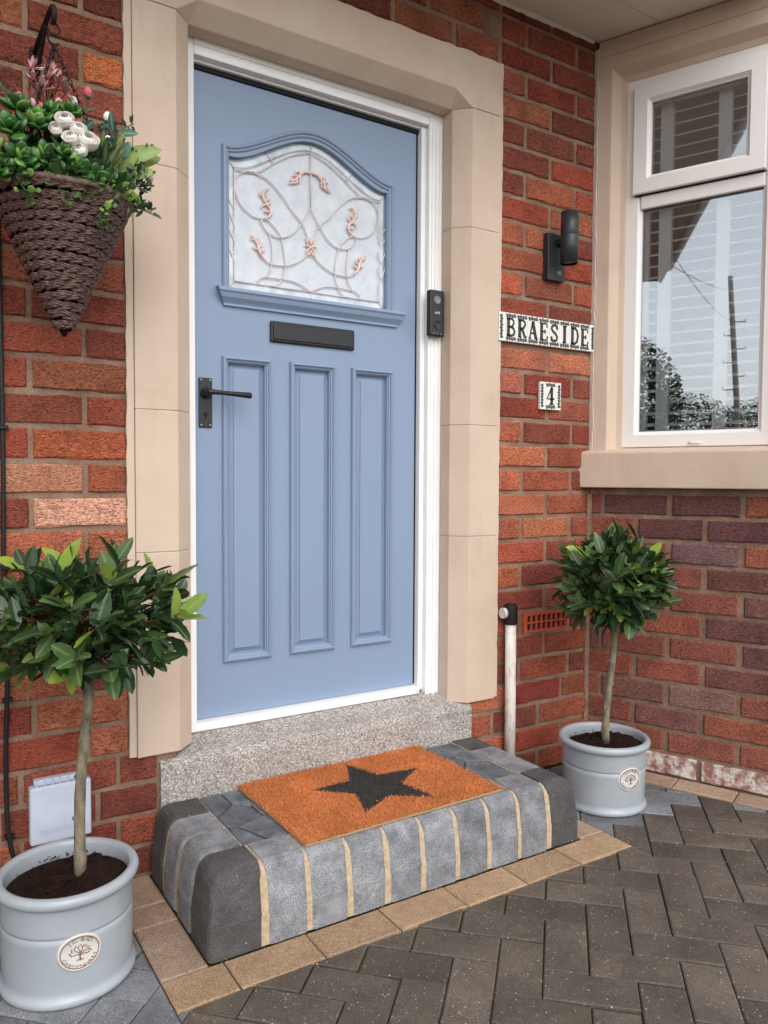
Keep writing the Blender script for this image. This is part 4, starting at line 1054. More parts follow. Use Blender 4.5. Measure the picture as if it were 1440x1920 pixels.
def bay_tree(base, topz, lean, rh, rv, seed, label, cz, nspr=50, right=None):
    r = random.Random(seed); tree = empty('bay_tree', base); tag(tree, label, 'tree', 'clipped bay trees in grey pots')
    top = Vector((base[0]+lean[0], base[1]+lean[1], topz)); b = Vector(base)
    pts = [b.lerp(top, t)+Vector((.007*math.sin(4*t+seed), .005*math.sin(5*t), 0))*(1 if 0 < t < 1 else .0) for t in [i/10 for i in range(11)]]; pts[0].z -= .01
    mb = MB(); mb.tube([p-b for p in pts], [.0138, .0142, .0128, .0125, .0132, .0118, .0116, .0122, .0112, .0118, .013], 12)
    for k in range(4): 
        p = pts[1+2*k]-b; a = r.uniform(0, 6.28); mb.tube([p, p+Vector((math.cos(a), math.sin(a), .2))*.0165], [.007, .004], 7)
    mb.build('trunk', M_BARK, tree)
    br = MB(); inner = MB(); c = Vector((top.x, top.y, cz)); tot = 0
    for k in range(nspr):
        u = 1-2*(k+.5)/nspr; ph = k*2.39996+seed
        u = max(-.80, u) if u > -.9 else -.6
        d = Vector((math.sqrt(1-u*u)*math.cos(ph), math.sqrt(1-u*u)*math.sin(ph), u))
        f = r.uniform(.52, .92)
        tip = c+Vector((d.x*rh*f, d.y*rh*f, d.z*rv*f+r.uniform(-.01, .01)))
        st_ = top.lerp(c, .5)+Vector((r.uniform(-.01, .01), r.uniform(-.01, .01), r.uniform(-.03, .02)))
        midp = st_.lerp(tip, .55)+Vector((0, 0, .012))
        br.tube([st_-b, midp-b, tip-b], [.0032, .0024, .0014], 5)
        out = (tip-midp).normalized()+Vector((0, 0, .25)); out.normalize()
        m_ = 6 if tot < 286 else 0; young = (d.x > .62 and d.y < .25 and -.35 < u < .6 and k % 2 == 0) if seed == 3 else (u > .5 and k % 6 == 1)
        for q in range(m_):
            if tot >= 296: break
            a = q*2.4+r.uniform(-.3, .3); side = out.orthogonal().normalized(); side = Matrix.Rotation(a, 3, out) @ side
            sp = .45+.95*(q/5)+r.uniform(-.15, .25)
            dd = out*(1.15-.25*q/5)+side*sp; dd.normalize(); p = tip-out*(.004+.009*q)
            place(r.choice(BAYY if young and q < 4 else BAYL), base, p, dd, out+Vector((0, 0, .7)), tree, scale=r.choice((.5, .65, .8, .95, 1.05, 1.12))*r.uniform(.92, 1.08), roll=r.uniform(-.9, .9)); tot += 1
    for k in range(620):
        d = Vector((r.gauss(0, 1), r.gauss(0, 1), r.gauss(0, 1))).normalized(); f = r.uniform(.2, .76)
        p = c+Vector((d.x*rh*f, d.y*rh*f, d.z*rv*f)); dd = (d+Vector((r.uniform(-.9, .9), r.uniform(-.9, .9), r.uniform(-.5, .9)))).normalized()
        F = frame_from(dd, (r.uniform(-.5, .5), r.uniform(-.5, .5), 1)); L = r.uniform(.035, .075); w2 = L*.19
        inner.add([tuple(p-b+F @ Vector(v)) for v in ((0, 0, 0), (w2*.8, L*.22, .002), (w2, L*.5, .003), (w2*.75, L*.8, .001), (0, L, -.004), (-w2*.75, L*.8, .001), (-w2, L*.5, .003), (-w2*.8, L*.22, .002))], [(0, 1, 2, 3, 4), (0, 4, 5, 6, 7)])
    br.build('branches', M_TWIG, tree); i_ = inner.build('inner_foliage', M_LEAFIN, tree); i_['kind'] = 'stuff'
    return tree
bay_tree((-.433, -.343, .211), .665, (.024, .01), .292, .172, 3, 'bay tree with wide leafy crown in the pot at far left', .812, 50)
bay_tree((1.338, -.335, .204), .62, (.022, 0), .238, .212, 11, 'rounder bay tree in front of the bay wall', .785, 50)

# ------------------------------------------------------------------ hanging basket
HBX, HBY, HBZ = -.428, -.195, 1.785
hb_ = empty('hanging_basket', (HBX, HBY, 1.475)); tag(hb_, 'brown plaited cone hanging basket on the left brick wall', 'hanging basket')
off = Vector((HBX, HBY, 1.475))
rows = 15; ztop, zbot = HBZ+.012, 1.492
def cone_r(z): t = (z-1.475)/(ztop-1.475); return .006+.146*max(0, t)**.98
mb = MB(); mb.lathe([(max(.004, cone_r(z)-.004), z-1.475) for z in [1.475+i*(ztop-1.475)/10 for i in range(11)]], n=32, cap1=False); mb.build('liner', M_LINER, hb_)
r9 = random.Random(12)
for k in range(rows):
    z = zbot+(ztop-zbot)*((k+.45)/rows); hrow = (ztop-zbot)/rows; rr = cone_r(z); mb = MB()
    npl = max(6, int(2*math.pi*rr/.027)); wob = r9.uniform(0, 6.28); wa = r9.uniform(.001, .003)
    for i in range(npl):
        for s in (1, -1):
            a0 = 2*math.pi*(i+(.5 if s > 0 else 0)+r9.uniform(-.07, .07))/npl; da = 2*math.pi/npl*1.5; ring = []; pts = []
            for q in range(6):
                u = q/5; a = a0+da*(u-.5); dz = s*hrow*(.40-.50*u); zz = z+dz+wa*math.sin(a*2+wob)
                rad = cone_r(zz)+.001+.0055*(1-min(1, abs(dz)/(hrow*.5))**2)-.007*max(0, u-.6)/.4+.0015*math.sin(math.pi*u)+r9.uniform(-.0006, .0006)
                pts.append(Vector((rad*math.cos(a), rad*math.sin(a), zz-1.475)))
            wid = hrow*.30*r9.uniform(.9, 1.1)
            for q in range(6):
                u = q/5; p = pts[q]; tq = (pts[min(5, q+1)]-pts[max(0, q-1)]).normalized(); nr = Vector((p.x, p.y, -.3*rr)).normalized(); bi = tq.cross(nr).normalized(); w2 = wid*(.3+.7*math.sin(math.pi*(.12+.74*u)))
                ring.append([p+bi*w2, p+bi*w2*.45+nr*.0026, p+nr*.0016, p-bi*w2*.45+nr*.0028, p-bi*w2, p-nr*.002])
            mb.rings(ring, True, True, True)
    mb.build('plait_row', M_WICKER, hb_)
mb = MB(); mb.tube([(cone_r(ztop)*1.0*math.cos(a), cone_r(ztop)*math.sin(a), ztop-1.475+.002*math.sin(5*a)) for a in [2*math.pi*i/40 for i in range(41)]], .010, 8); mb.build('rim', M_WICKER, hb_)
# bracket on the wall and chains
bk = empty('basket_bracket', (-.455, 0, 2.20)); tag(bk, 'rusty black iron wall bracket holding the hanging basket', 'bracket')
mb = MB(); mb.box(-.469, -.443, -.006, 0, 2.135, 2.235); mb.build('wall_plate', M_RUST, bk, .004)
mb = MB(); mb.tube(smooth_curve([(-.456, -.006, 2.222), (-.455, -.07, 2.226), (-.452, -.13, 2.232), (-.448, -.19, 2.240), (-.446, -.212, 2.236), (-.445, -.219, 2.222), (-.445, -.214, 2.208), (-.445, -.203, 2.203)], 5), .0065, 8); mb.build('arm', M_RUST, bk)
mb = MB(); mb.tube(smooth_curve([(-.456, -.006, 2.148), (-.455, -.05, 2.165), (-.453, -.105, 2.20), (-.45, -.14, 2.228)], 5), .005, 8); mb.build('brace', M_RUST, bk)
mb = MB(); mb.tube([(-.456, -.0065, 2.227), (-.456, -.009, 2.227)], .005, 8); mb.tube([(-.456, -.0065, 2.143), (-.456, -.009, 2.143)], .005, 8); mb.build('screw', M_CHROME, bk)
loc_children(bk)
HK = Vector((-.445, -.208, 2.20))
mb = MB(); q = [HK+Vector((.013*math.sin(t), 0, -.012+.014*math.cos(t)))-off for t in [k*.4-.6 for k in range(14)]]; mb.tube(q, .0028, 7)
q = [HK+Vector((.013*math.sin(-t), 0, -.036-.012*math.cos(t)))-off for t in [k*.4-.9 for k in range(14)]]; mb.tube(q, .0028, 7); mb.build('swivel_hook', M_RUST, hb_)
for k in range(3):
    a = R(-25)+k*2*math.pi/3; e_ = Vector((HBX+.14*math.cos(a), HBY+.14*math.sin(a), ztop+.004)); s_ = HK+Vector((0, 0, -.048)); d = e_-s_; n = int(d.length/.0135); mb = MB(); dn = d.normalized(); ax = dn.orthogonal().normalized(); ay = dn.cross(ax)
    for i in range(n):
        c = s_+d*((i+.5)/n); sx = ax if i % 2 else ay
        mb.tube([c+dn*.0095*math.cos(t)+sx*.0042*math.sin(t)-off for t in [2*math.pi*j/8 for j in range(9)]], .0013, 5, caps=False)
    mb.build('chain', M_RUST, hb_)

# -- the planting, each plant a thing of its own
CB = Vector((HBX, HBY, HBZ))
def new_plant(name, loc, label, cat='plant', group='artificial plants in the hanging basket'):
    e = empty(name, loc); tag(e, label, cat, group); return e
def sphere_leaf(L, W_, T, name):
    mb = MB(); prof = []
    rows = []
    for i in range(7):
        t = i/6; w2 = W_/2*math.sin(math.pi*(.06+.9*t**1.35))**.8 if i < 6 else .002; y = L*t
        rows.append([(w2*math.cos(a), y, T/2*math.sin(a)*(w2/(W_/2)+.1)+.12*L*t*t) for a in [2*math.pi*k/8 for k in range(8)]])
    mb.rings(rows, True, True, True, 0, True); return mb.mesh(name)
JL = sphere_leaf(.036, .026, .009, 'leaf'); JL.materials.append(M_JADE)
RL = sphere_leaf(.019, .018, .002, 'leaf'); RL.materials.append(M_BOX)
DL = leaf_mesh(.026, .009, 5, 0, 5, .1, .2); DL.materials.append(M_DARKSPRIG)
TL = leaf_mesh(.056, .024, 6, .0005, 7, .12, .25); TL.materials.append(M_TEAL)
LL = leaf_mesh(.09, .034, 7, .0, 8, .12, .3); LL.materials.append(M_LIME)
BLD = leaf_mesh(.095, .017, 8, .0, 8, .08, .4); BLD.materials.append(M_BLADE)
PP = leaf_mesh(.03, .010, 9, .0, 5, -.15, .3, 'petal'); PP.materials.append(M_PETALP)
rp = random.Random(77)
cv = lambda: Vector((CAM.x-HBX, CAM.y-HBY, .2)).normalized()
def rosette(pos, out, n, parent, base, sc=1, me=JL):
    out = Vector(out).normalized(); s0 = out.orthogonal().normalized()
    for i in range(n):
        a = i*2.4; t = i/n; side = Matrix.Rotation(a, 3, out) @ s0
        d = (out*(1.25-1.15*t)+side*(.25+.85*t)).normalized()
        place(me, base, Vector(pos)+out*(.008*(1-t)), d, out, parent, scale=sc*(.65+.45*t)*rp.uniform(.9, 1.1))
def jade(pos, outs, label):
    e = new_plant('jade_plant', pos, label); st_ = MB()
    for o_, dp, n, sc in outs:
        p = Vector(pos)+Vector(dp); rosette(p, o_, n, e, pos, sc); st_.tube([(0, 0, -.03), Vector(dp)*.6+Vector((0, 0, -.015)), Vector(dp)], .004, 6)
    st_.build('stem', M_DARKSPRIG, e)
jade((-.55, -.26, 1.865), [((-.2, -.8, .5), (0, -.03, .03), 12, 1.3), ((.3, -.7, .6), (.045, -.03, .05), 11, 1.2), ((-.4, -.6, .2), (-.045, -.02, -.02), 11, 1.25), ((.1, -.9, .1), (.02, -.05, -.03), 12, 1.25), ((0, -.3, 1), (.02, .0, .09), 10, 1.2), ((-.3, -.4, 1), (-.04, .0, .07), 10, 1.2), ((-.1, -.9, -.1), (-.03, -.045, -.06), 10, 1.1)], 'dark green succulent with round fleshy leaves at the left of the basket')
jade((-.485, -.285, 1.85), [((.2, -.8, .3), (0, -.02, .0), 10, 1.15), ((-.2, -.8, .2), (-.03, -.025, -.03), 10, 1.1), ((.1, -.5, .9), (-.005, .02, .085), 9, 1.3), ((.1, -.9, 0), (.02, -.02, -.04), 9, 1.0)], 'glossy succulent left of the white roses')
jade((-.428, -.305, 1.835), [((.1, -.9, .2), (.012, -.015, -.012), 10, 1.25), ((.4, -.8, 0), (.045, -.015, -.022), 9, 1.2), ((-.1, -.7, .6), (-.012, -.005, .022), 8, 1.0)], 'bright green succulent below the white roses')
jade((-.425, -.25, 1.955), [((.1, -.6, .9), (.005, 0, .02), 9, 1.1), ((-.3, -.5, .9), (-.035, 0, .01), 9, 1.1)], 'small green succulent above the white roses')
def rose_mesh(seed):
    r = random.Random(seed); mb = MB()
    for ringi, (n, rad, th0, th1) in enumerate(((2, .0055, .1, 2.0), (3, .0085, .32, 2.1), (4, .0120, .55, 2.2), (5, .0155, .85, 2.3), (5, .0185, 1.15, 2.4))):
        for i in range(n):
            a = 2*math.pi*(i+.5*ringi)/n+r.uniform(-.2, .2); hw_ = math.pi/n*1.35; rows = []; k0 = r.uniform(-.1, .1)
            for q in range(6):
                t = q/5; th = th1+(th0+k0-th1)*t; fl = .0028*max(0, t-.7)/.3*(ringi > 0)
                rows.append([((rad+fl)*math.sin(th+.10*w_*w_*t)*math.cos(a+hw_*w_), (rad+fl)*math.sin(th+.10*w_*w_*t)*math.sin(a+hw_*w_), .010+rad*.95*math.cos(th+.22*w_*w_*t)+r.uniform(-.0003, .0003)) for w_ in (-1, -.6, -.2, .2, .6, 1)])
            mb.rings(rows, False, smooth=True)
    return mb.mesh('rose')
RM = [rose_mesh(i) for i in range(3)]
for me in RM: me.materials.append(M_PETALW)
wr = new_plant('white_roses', (-.42, -.28, 1.90), 'cluster of white roses at the front of the hanging basket', 'flowers')
for (x, y, z), sc in (((-.438, -.30, 1.935), 1.05), ((-.415, -.31, 1.918), .95), ((-.395, -.315, 1.892), 1.25), ((-.428, -.318, 1.893), .95), ((-.457, -.30, 1.915), .8), ((-.41, -.325, 1.868), .9), ((-.40, -.295, 1.912), .8)):
    o_ = bpy.data.objects.new('rose', rp.choice(RM)); col.objects.link(o_); o_.parent = wr
    d = Vector((CAM.x-x+rp.uniform(-.8, 1.3), CAM.y-y, rp.uniform(.2, 1.5))).normalized(); sc *= 1.05
    o_.matrix_basis = Matrix.Translation(Vector((x, y, z))-Vector(wr.location)) @ d.to_track_quat('Z', 'Y').to_matrix().to_4x4() @ Matrix.Scale(sc, 4)
mb = MB(); mb.tube([(0, .04, -.05), (0, .01, -.01), (-.01, -.01, .02)], .003, 6); mb.build('stem', M_DARKSPRIG, wr)
pb = new_plant('pink_blossom_spray', (-.463, -.2, 2.0), 'dusty pink spiky blossoms beside the bracket at the top of the basket', 'flowers')
mb = MB()
for (dx, dy, dz) in ((-.03, 0, .085), (0, -.02, .065), (.03, 0, .07), (-.012, -.02, .035), (-.03, -.01, .055), (.012, .0, .09), (.045, 0, .05), (-.02, .01, .02)):
    mb.tube([(0, 0, -.12), (dx*.4, dy*.4, dz*.3), (dx, dy, dz)], .0016, 5); p = Vector(pb.location)+Vector((dx, dy, dz))
    for i in range(10):
        d = Vector((rp.gauss(0, 1), rp.gauss(-.5, .8), rp.gauss(.4, .8))).normalized(); place(PP, pb.location, p, d, (0, -.5, 1), pb, 'petal', rp.uniform(.8, 1.3))
mb.build('stem', M_TWIG, pb)
tf = new_plant('blade_leaf_tuft', (-.345, -.245, 1.86), 'tuft of upright olive green blades right of the white roses')
for i in range(22):
    a = rp.uniform(-1.2, 1.2); place(BLD, tf.location, Vector(tf.location)+Vector((rp.uniform(-.012, .012), rp.uniform(-.01, .01), rp.uniform(-.01, .02))), (math.sin(a)*.7, -.35+rp.uniform(-.2, .2), 1), (0, -1, .2), tf, scale=rp.uniform(.75, 1.15))
ll = new_plant('lime_leaf_spray', (-.31, -.24, 1.875), 'pale lime pointed leaves reaching over the stone surround')
for d, sc in (((1, -.35, .45), 1.25), ((1, -.1, .75), 1.0), ((.9, -.5, .2), .95), ((1, 0, .55), 1.1), ((.6, -.5, .8), .8)): place(LL, ll.location, Vector(ll.location)+Vector((rp.uniform(0, .03), 0, rp.uniform(-.01, .03))), d, (-.2, -1, .1), ll, scale=sc)
mb = MB(); mb.tube([(-.05, .02, -.06), (0, 0, 0), (.04, -.005, .02)], .0022, 6); mb.build('stem', M_LIME, ll)
tl = new_plant('teal_leaf_spray', (-.375, -.22, 1.93), 'blue green leafy spray behind the white roses')
for i in range(34):
    place(TL, tl.location, Vector(tl.location)+Vector((rp.uniform(-.05, .07), rp.uniform(-.05, .02), rp.uniform(-.08, .05))), (rp.uniform(-1, 1), rp.uniform(-1, .2), rp.uniform(-.3, .9)), (.1, -1, .2), tl, scale=rp.uniform(.6, 1.1))
def trailing(pos, path, label, me=RL, nl=26, sc=1.05, mat_s=M_BOX, name='trailing_sprig', spread=.012):
    e = new_plant(name, pos, label, group='trailing sprigs of the hanging basket'); q = smooth_curve([Vector(p) for p in path], 5); mb = MB(); mb.tube(q, .0012, 5); mb.build('stem', mat_s, e)
    for i in range(nl):
        t = (i+.5)/nl; p = q[min(len(q)-1, int((.12+.88*t)*(len(q)-1)))]
        d = Vector((rp.gauss(0, .8), rp.gauss(-.7, .5), rp.gauss(.25, .6))).normalized()
        place(me, (0, 0, 0), Vector(p)+d*spread*rp.uniform(.1, .9)+Vector((rp.gauss(0, .006), 0, 0)), d, (-.1, -1, .15), e, scale=sc*rp.uniform(.75, 1.25))
    return e
trailing((-.462, -.31, 1.835), [(0, .04, .03), (0, 0, .0), (-.002, -.015, -.02), (.0, -.015, -.04)], 'round leaved sprig hanging at the middle of the basket front')
trailing((-.41, -.315, 1.815), [(0, .05, .04), (0, 0, 0), (.006, -.012, -.025), (.008, -.014, -.05)], 'bright round leaved sprig below the succulent, left of the loose tendril', sc=1.15)
trailing((-.365, -.30, 1.835), [(0, .05, .03), (.004, 0, 0), (.01, -.012, -.03), (.012, -.014, -.06)], 'round leaved sprig under the olive blades')
trailing((-.36, -.31, 1.79), [(0, .04, .05), (.004, 0, 0), (.008, -.008, -.04), (-.004, -.008, -.085)], 'long thin tendril hanging lowest on the right of the basket', nl=24, sc=.85)
trailing((-.53, -.31, 1.815), [(0, .05, .04), (0, 0, 0), (.0, -.012, -.04), (.01, -.006, -.085)], 'loose tendril over the plaits at the left', nl=26, sc=.9)
trailing((-.56, -.29, 1.84), [(0, .05, .03), (0, 0, 0), (-.005, -.01, -.03), (-.003, -.01, -.06)], 'round leaved sprig at the left edge of the picture', nl=24)
trailing((-.44, -.33, 1.79), [(0, .05, .04), (0, 0, 0), (0, -.004, -.03), (.0, .0, -.05)], 'small thin tendril at the centre of the basket front', nl=11, sc=.7)
trailing((-.315, -.27, 1.84), [(0, .05, .02), (.006, 0, 0), (.016, -.01, -.03), (.016, -.01, -.05)], 'round leaved sprig at the right rim of the basket', nl=34, sc=1.05)
for (p, path, lab) in (((-.28, -.24, 1.845), [(-.05, .03, -.01), (0, 0, 0), (.03, -.01, .005), (.055, -.015, .012)], 'dark feathery sprig pointing right across the cream stone'), ((-.275, -.235, 1.815), [(-.05, .03, .01), (0, 0, 0), (.025, -.01, -.015), (.04, -.01, -.022)], 'dark feathery sprig below the other feathery sprigs'), ((-.285, -.245, 1.87), [(-.05, .03, -.02), (0, 0, 0), (.035, -.01, .012), (.052, -.01, .006)], 'dark feathery sprig just under the lime leaves'), ((-.29, -.24, 1.80), [(-.04, .03, .02), (0, 0, 0), (.03, -.01, -.006), (.066, -.012, -.016)], 'bare dark twig sticking out lowest over the cream stone')):
    trailing(p, path, lab, DL, 6 if 'bare' in lab else 26, .45 if 'bare' in lab else 1.0, M_TWIG, 'feathery_sprig', .008)
for (p, path, lab) in (((-.30, -.23, 1.90), [(-.04, .03, -.03), (0, 0, 0), (.04, -.01, .03), (.075, -.02, .04)], 'wispy stem with tiny leaves above the lime leaves'), ((-.33, -.22, 1.94), [(-.02, .02, -.04), (0, 0, 0), (.03, -.01, .04), (.06, -.02, .06)], 'wispy upright stem crossing the edge of the cream stone'), ((-.53, -.24, 1.94), [(.02, .02, -.05), (0, 0, 0), (-.01, -.01, .04), (-.03, -.01, .07)], 'wispy stem rising from the left succulent')):
    trailing(p, path, lab, DL, 20, .8, M_DARKSPRIG, 'wispy_stem', .006)
def bud(pos, stem, label, m=M_PETALR, sc=1.0):
    e = new_plant('flower_bud', pos, label, 'flower', 'flower buds on thin stems in the basket'); mb = MB()
    for k in range(5):
        a = 2*math.pi*k/5; mb.rings([[(r_*math.cos(a+b2)*sc, r_*math.sin(a+b2)*sc, z*sc) for b2 in (-.75, -.3, .3, .75)] for r_, z in ((.002, 0), (.0075, .007), (.008, .014), (.004, .020))], False, smooth=True)
    mb.build('petals', m, e); mb = MB(); mb.tube([stem, (stem[0]*.4, stem[1]*.4, stem[2]*.4), (0, 0, 0)], .0013, 5); mb.tube([(0, 0, -.004), (0, 0, .002), (0, 0, .006)], [.002, .006*sc, .004*sc], 7); mb.build('stem', M_DARKSPRIG, e)
    for k in range(2): place(TL, pos, Vector(pos)+Vector(stem)*.35, (rp.uniform(-1, 1), -.5, .3), (0, -1, 1), e, scale=.45)
bud((-.368, -.2, 2.052), (-.02, 0, -.1), 'upper pink bud standing right of the chain', sc=1.25)
bud((-.57, -.22, 1.972), (.03, 0, -.08), 'pink bud at the left edge above the succulent', sc=1.2)
bud((-.523, -.22, 1.995), (.01, 0, -.08), 'pink bud over the middle of the left succulent', sc=1.1)
bud((-.478, -.22, 1.985), (.01, 0, -.08), 'pink bud left of the roses and under the pink blossoms', sc=1.0)
bud((-.405, -.27, 1.95), (.0, .02, -.06), 'pink bud peeping out right above the white roses', sc=.9)
bud((-.325, -.21, 2.0), (-.05, 0, -.06), 'cream bud leaning right over the brickwork', M_PETALW, 1.25)
bud((-.29, -.22, 1.965), (-.04, 0, -.05), 'tiny white flower near the edge of the stone surround', M_PETALW, .9)
bud((-.245, -.235, 1.905), (-.04, .01, -.04), 'cream bud beside the tips of the lime leaves', M_PETALW, 1.15)
bud((-.232, -.235, 1.865), (-.05, .01, -.02), 'dusky pink bud at the right end of the basket', M_PETALP, 1.3)
bud((-.44, -.23, 2.0), (.0, 0, -.07), 'soft pink flower under the chain hook', M_PETALP, 1.05)
bud((-.50, -.25, 1.975), (.0, 0, -.06), 'pale pink flower tucked behind the glossy succulent', M_PETALP, 1.05)
bud((-.335, -.255, 1.93), (-.02, 0, -.05), 'cream flower between the blue green leaves', M_PETALW, 1.0)
bud((-.40, -.20, 2.022), (-.01, 0, -.08), 'white flower close to the chain', M_PETALW, 1.2)
# undergrowth filling the basket
mb = MB()
for k in range(2000):
    a = rp.uniform(0, 2*math.pi); rr = .152*math.sqrt(rp.random()); z = HBZ+(.165*(1-(rr/.165)**2))*rp.random()+.004
    p = Vector((rr*math.cos(a), rr*math.sin(a), z-HBZ)); d = Vector((rp.uniform(-1, 1), rp.uniform(-1, 1), rp.uniform(-.2, 1))).normalized(); F = frame_from(d, (rp.uniform(-.6, .6), rp.uniform(-.6, .6), 1)); L = rp.uniform(.02, .045); w2 = L*.28
    mb.add([tuple(p+F @ Vector(v)) for v in ((0, 0, 0), (w2, L*.5, .002), (0, L, -.003), (-w2, L*.5, .002))], [(0, 1, 2), (0, 2, 3)])
mb.rings([[(rr*math.cos(2*math.pi*k/20), rr*math.sin(2*math.pi*k/20), z) for k in range(20)] for rr, z in ((.14, .0), (.115, .06), (.07, .10), (.002, .12))], True, False, True)
ug = mb.build('undergrowth', M_UNDER); ug.location = CB; ug['kind'] = 'stuff'; ug['label'] = 'dark green filler leaves packed into the hanging basket'; ug['category'] = 'foliage'

# ------------------------------------------------------------------ wall light
wl = empty('wall_light', (1.37, 0, 1.893)); tag(wl, 'dark grey cylinder wall light with motion sensor above the name tiles', 'wall light')
mb = MB(); mb.box(1.321, 1.409, -.028, 0, 1.893, 2.068); mb.build('back_plate', M_ANTH, wl, .002)
mb = MB(); mb.tube([(1.378, -.02, 2.035), (1.378, -.06, 2.035)], .016, 12); mb.build('arm', M_ANTH, wl)
mb = MB(); mb.lathe([(.028, 1.945), (.033, 1.945), (.033, 2.045), (.0322, 2.0465), (.033, 2.048), (.033, 2.135), (.028, 2.135), (.026, 2.12)], (1.373, -.085, 0), 32, cap0=False, cap1=False); mb.build('cylinder', M_ANTH, wl)
for z, zz in ((1.952, 1.955), (2.124, 2.127)):
    mb = MB(); mb.lathe([(.027, z), (.027, zz)], (1.373, -.085, 0), 24); mb.build('lens', M_LENS, wl)
mb = MB(); mb.rings([[(1.375+r_*math.cos(t), -.028-d, 1.922+r_*math.sin(t)) for t in [k*math.pi/8 for k in range(16)]] for r_, d in ((.0115, 0), (.011, .004), (.008, .008), (.003, .01))], True, False, True, 0, True); mb.build('motion_sensor', M_LENS, wl)
loc_children(wl)

# ------------------------------------------------------------------ name and number tiles
GL = {   # strokes on a 10 x 14 grid: (points, width)
 'B': [([(2.4, 0), (2.4, 14)], 2.2), ([(.6, 13.6), (5.6, 13.6), (7.6, 12.4), (7.8, 10.4), (6.6, 8.2), (4.8, 7.3), (2.4, 7.3)], 1.3), ([(4.8, 7.3), (7.4, 6.4), (8.6, 4), (7.8, 1.6), (5.8, .5), (.6, .5)], 1.5)],
 'R': [([(2.4, 0), (2.4, 14)], 2.2), ([(.6, 13.6), (5.6, 13.6), (7.7, 12.4), (8, 10.2), (6.8, 8), (4.8, 7), (2.4, 7)], 1.4), ([(4.6, 7), (6.2, 4.2), (7.4, 1.2), (9.4, .5)], 1.8), ([(.8, .4), (4.2, .4)], .9)],
 'A': [([(1.4, 0), (4.6, 14)], 1.1), ([(4.6, 14), (8.2, 0)], 2.2), ([(2.4, 4.6), (7, 4.6)], 1), ([(.2, .4), (3, .4)], .9), ([(6.4, .4), (10, .4)], .9)],
 'E': [([(2.6, 0), (2.6, 14)], 2.2), ([(.8, 13.5), (8.2, 13.5), (8.4, 10.6)], 1.1), ([(2.6, 7.2), (6.6, 7.2)], 1), ([(6.4, 9), (6.4, 5.4)], .9), ([(.8, .5), (8.4, .5), (8.9, 3.8)], 1.2)],
 'S': [([(8, 10.4), (7.6, 12.8), (5.2, 13.6), (2.8, 12.8), (2, 10.6), (3.2, 8.6), (6.6, 6.4), (8.2, 4), (7.4, 1.4), (5, .5), (2.4, 1.4), (1.7, 4)], 1.6), ([(8.1, 9.8), (8.1, 13.8)], .8), ([(1.7, .2), (1.7, 4.2)], .8)],
 'I': [([(5, 0), (5, 14)], 2.3), ([(2.8, 13.6), (7.2, 13.6)], .9), ([(2.8, .4), (7.2, .4)], .9)],
 'D': [([(2.4, 0), (2.4, 14)], 2.2), ([(.6, 13.5), (4.8, 13.5), (7.6, 11.6), (8.7, 7), (7.6, 2.4), (4.8, .5), (.6, .5)], 1.6)],
 '4': [([(6.2, 0), (6.2, 14)], 2.1), ([(6, 13.6), (1, 4.6), (9, 4.6)], 1.2), ([(4, .4), (8.4, .4)], .9)]}
def ink_stroke(mb, pts, wd, y):
    """flat ribbon in xz with mitred joints"""
    P = [Vector(p) for p in pts]; L = []; R_ = []
    for i, p in enumerate(P):
        t0 = (P[i]-P[i-1]).normalized() if i > 0 else None; t1 = (P[i+1]-P[i]).normalized() if i < len(P)-1 else None
        t = ((t0 or t1)+(t1 or t0)).normalized(); n = Vector((-t.y, t.x)); L.append(p+n*wd/2); R_.append(p-n*wd/2)
    mb.rings([[(a.x, y+.001, a.y), (a.x, y, a.y), (b.x, y, b.y), (b.x, y+.001, b.y)] for a, b in zip(L, R_)])
def wave(mb, x0, z0, x1, z1, amp, n, wd, y):
    P = []
    dx, dz = x1-x0, z1-z0; L = math.hypot(dx, dz); nx_, nz_ = -dz/L, dx/L
    for k in range(n*6+1):
        t = k/(n*6); a = amp*math.sin(2*math.pi*n*t); P.append((x0+dx*t+nx_*a, z0+dz*t+nz_*a))
    ink_stroke(mb, P, wd, y)
    for k in range(n*2):
        t = (k+.5)/(n*2); s = amp*1.0*(1 if k % 2 else -1); c = (x0+dx*t+nx_*s, z0+dz*t+nz_*s)
        ink_stroke(mb, [(c[0]-dx/L*amp*.9, c[1]-dz/L*amp*.9), (c[0]+dx/L*amp*.9, c[1]+dz/L*amp*.9)], wd*1.6, y)
TH = .1045; YT = -.012
def tile_row(root, x0, z0, spec, tilt):
    x = x0
    for wd, chs in spec:
        mb = MB(); mb.box(-wd/2+.0005, wd/2-.0005, YT, -.0015, -TH/2, TH/2); t = mb.build('tile', M_TILE, root, .0012, 2)
        t.matrix_basis = Matrix.Translation(Vector((x+wd/2, 0, z0+tilt*(x+wd/2-x0)))-Vector(root.location))
        mb = MB(); y = YT-.0006
        if chs in ('<', '>'):
            s = -.25 if chs == '<' else .25; wave(mb, wd*s*.4, -TH/2+.008, wd*s*.4, TH/2-.008, wd*.13, 4, .0052, y)
        else:
            wave(mb, -wd/2+.003, TH/2-.0105, wd/2-.003, TH/2-.0105, .0042, 2, .005, y); wave(mb, -wd/2+.003, -TH/2+.0105, wd/2-.003, -TH/2+.0105, .0042, 2, .005, y)
            k = .0047
            for pts, w2 in GL[chs]: ink_stroke(mb, [((p[0]-5)*k*1.02, (p[1]-7)*k) for p in pts], w2*k*1.42, y)
        i_ = mb.build('ink', M_TILEINK, t)
        x += wd
sg = empty('house_name_sign', (1.345, 0, 1.645)); tag(sg, 'row of white ceramic letter tiles spelling BRAESIDE on the brick wall', 'sign')
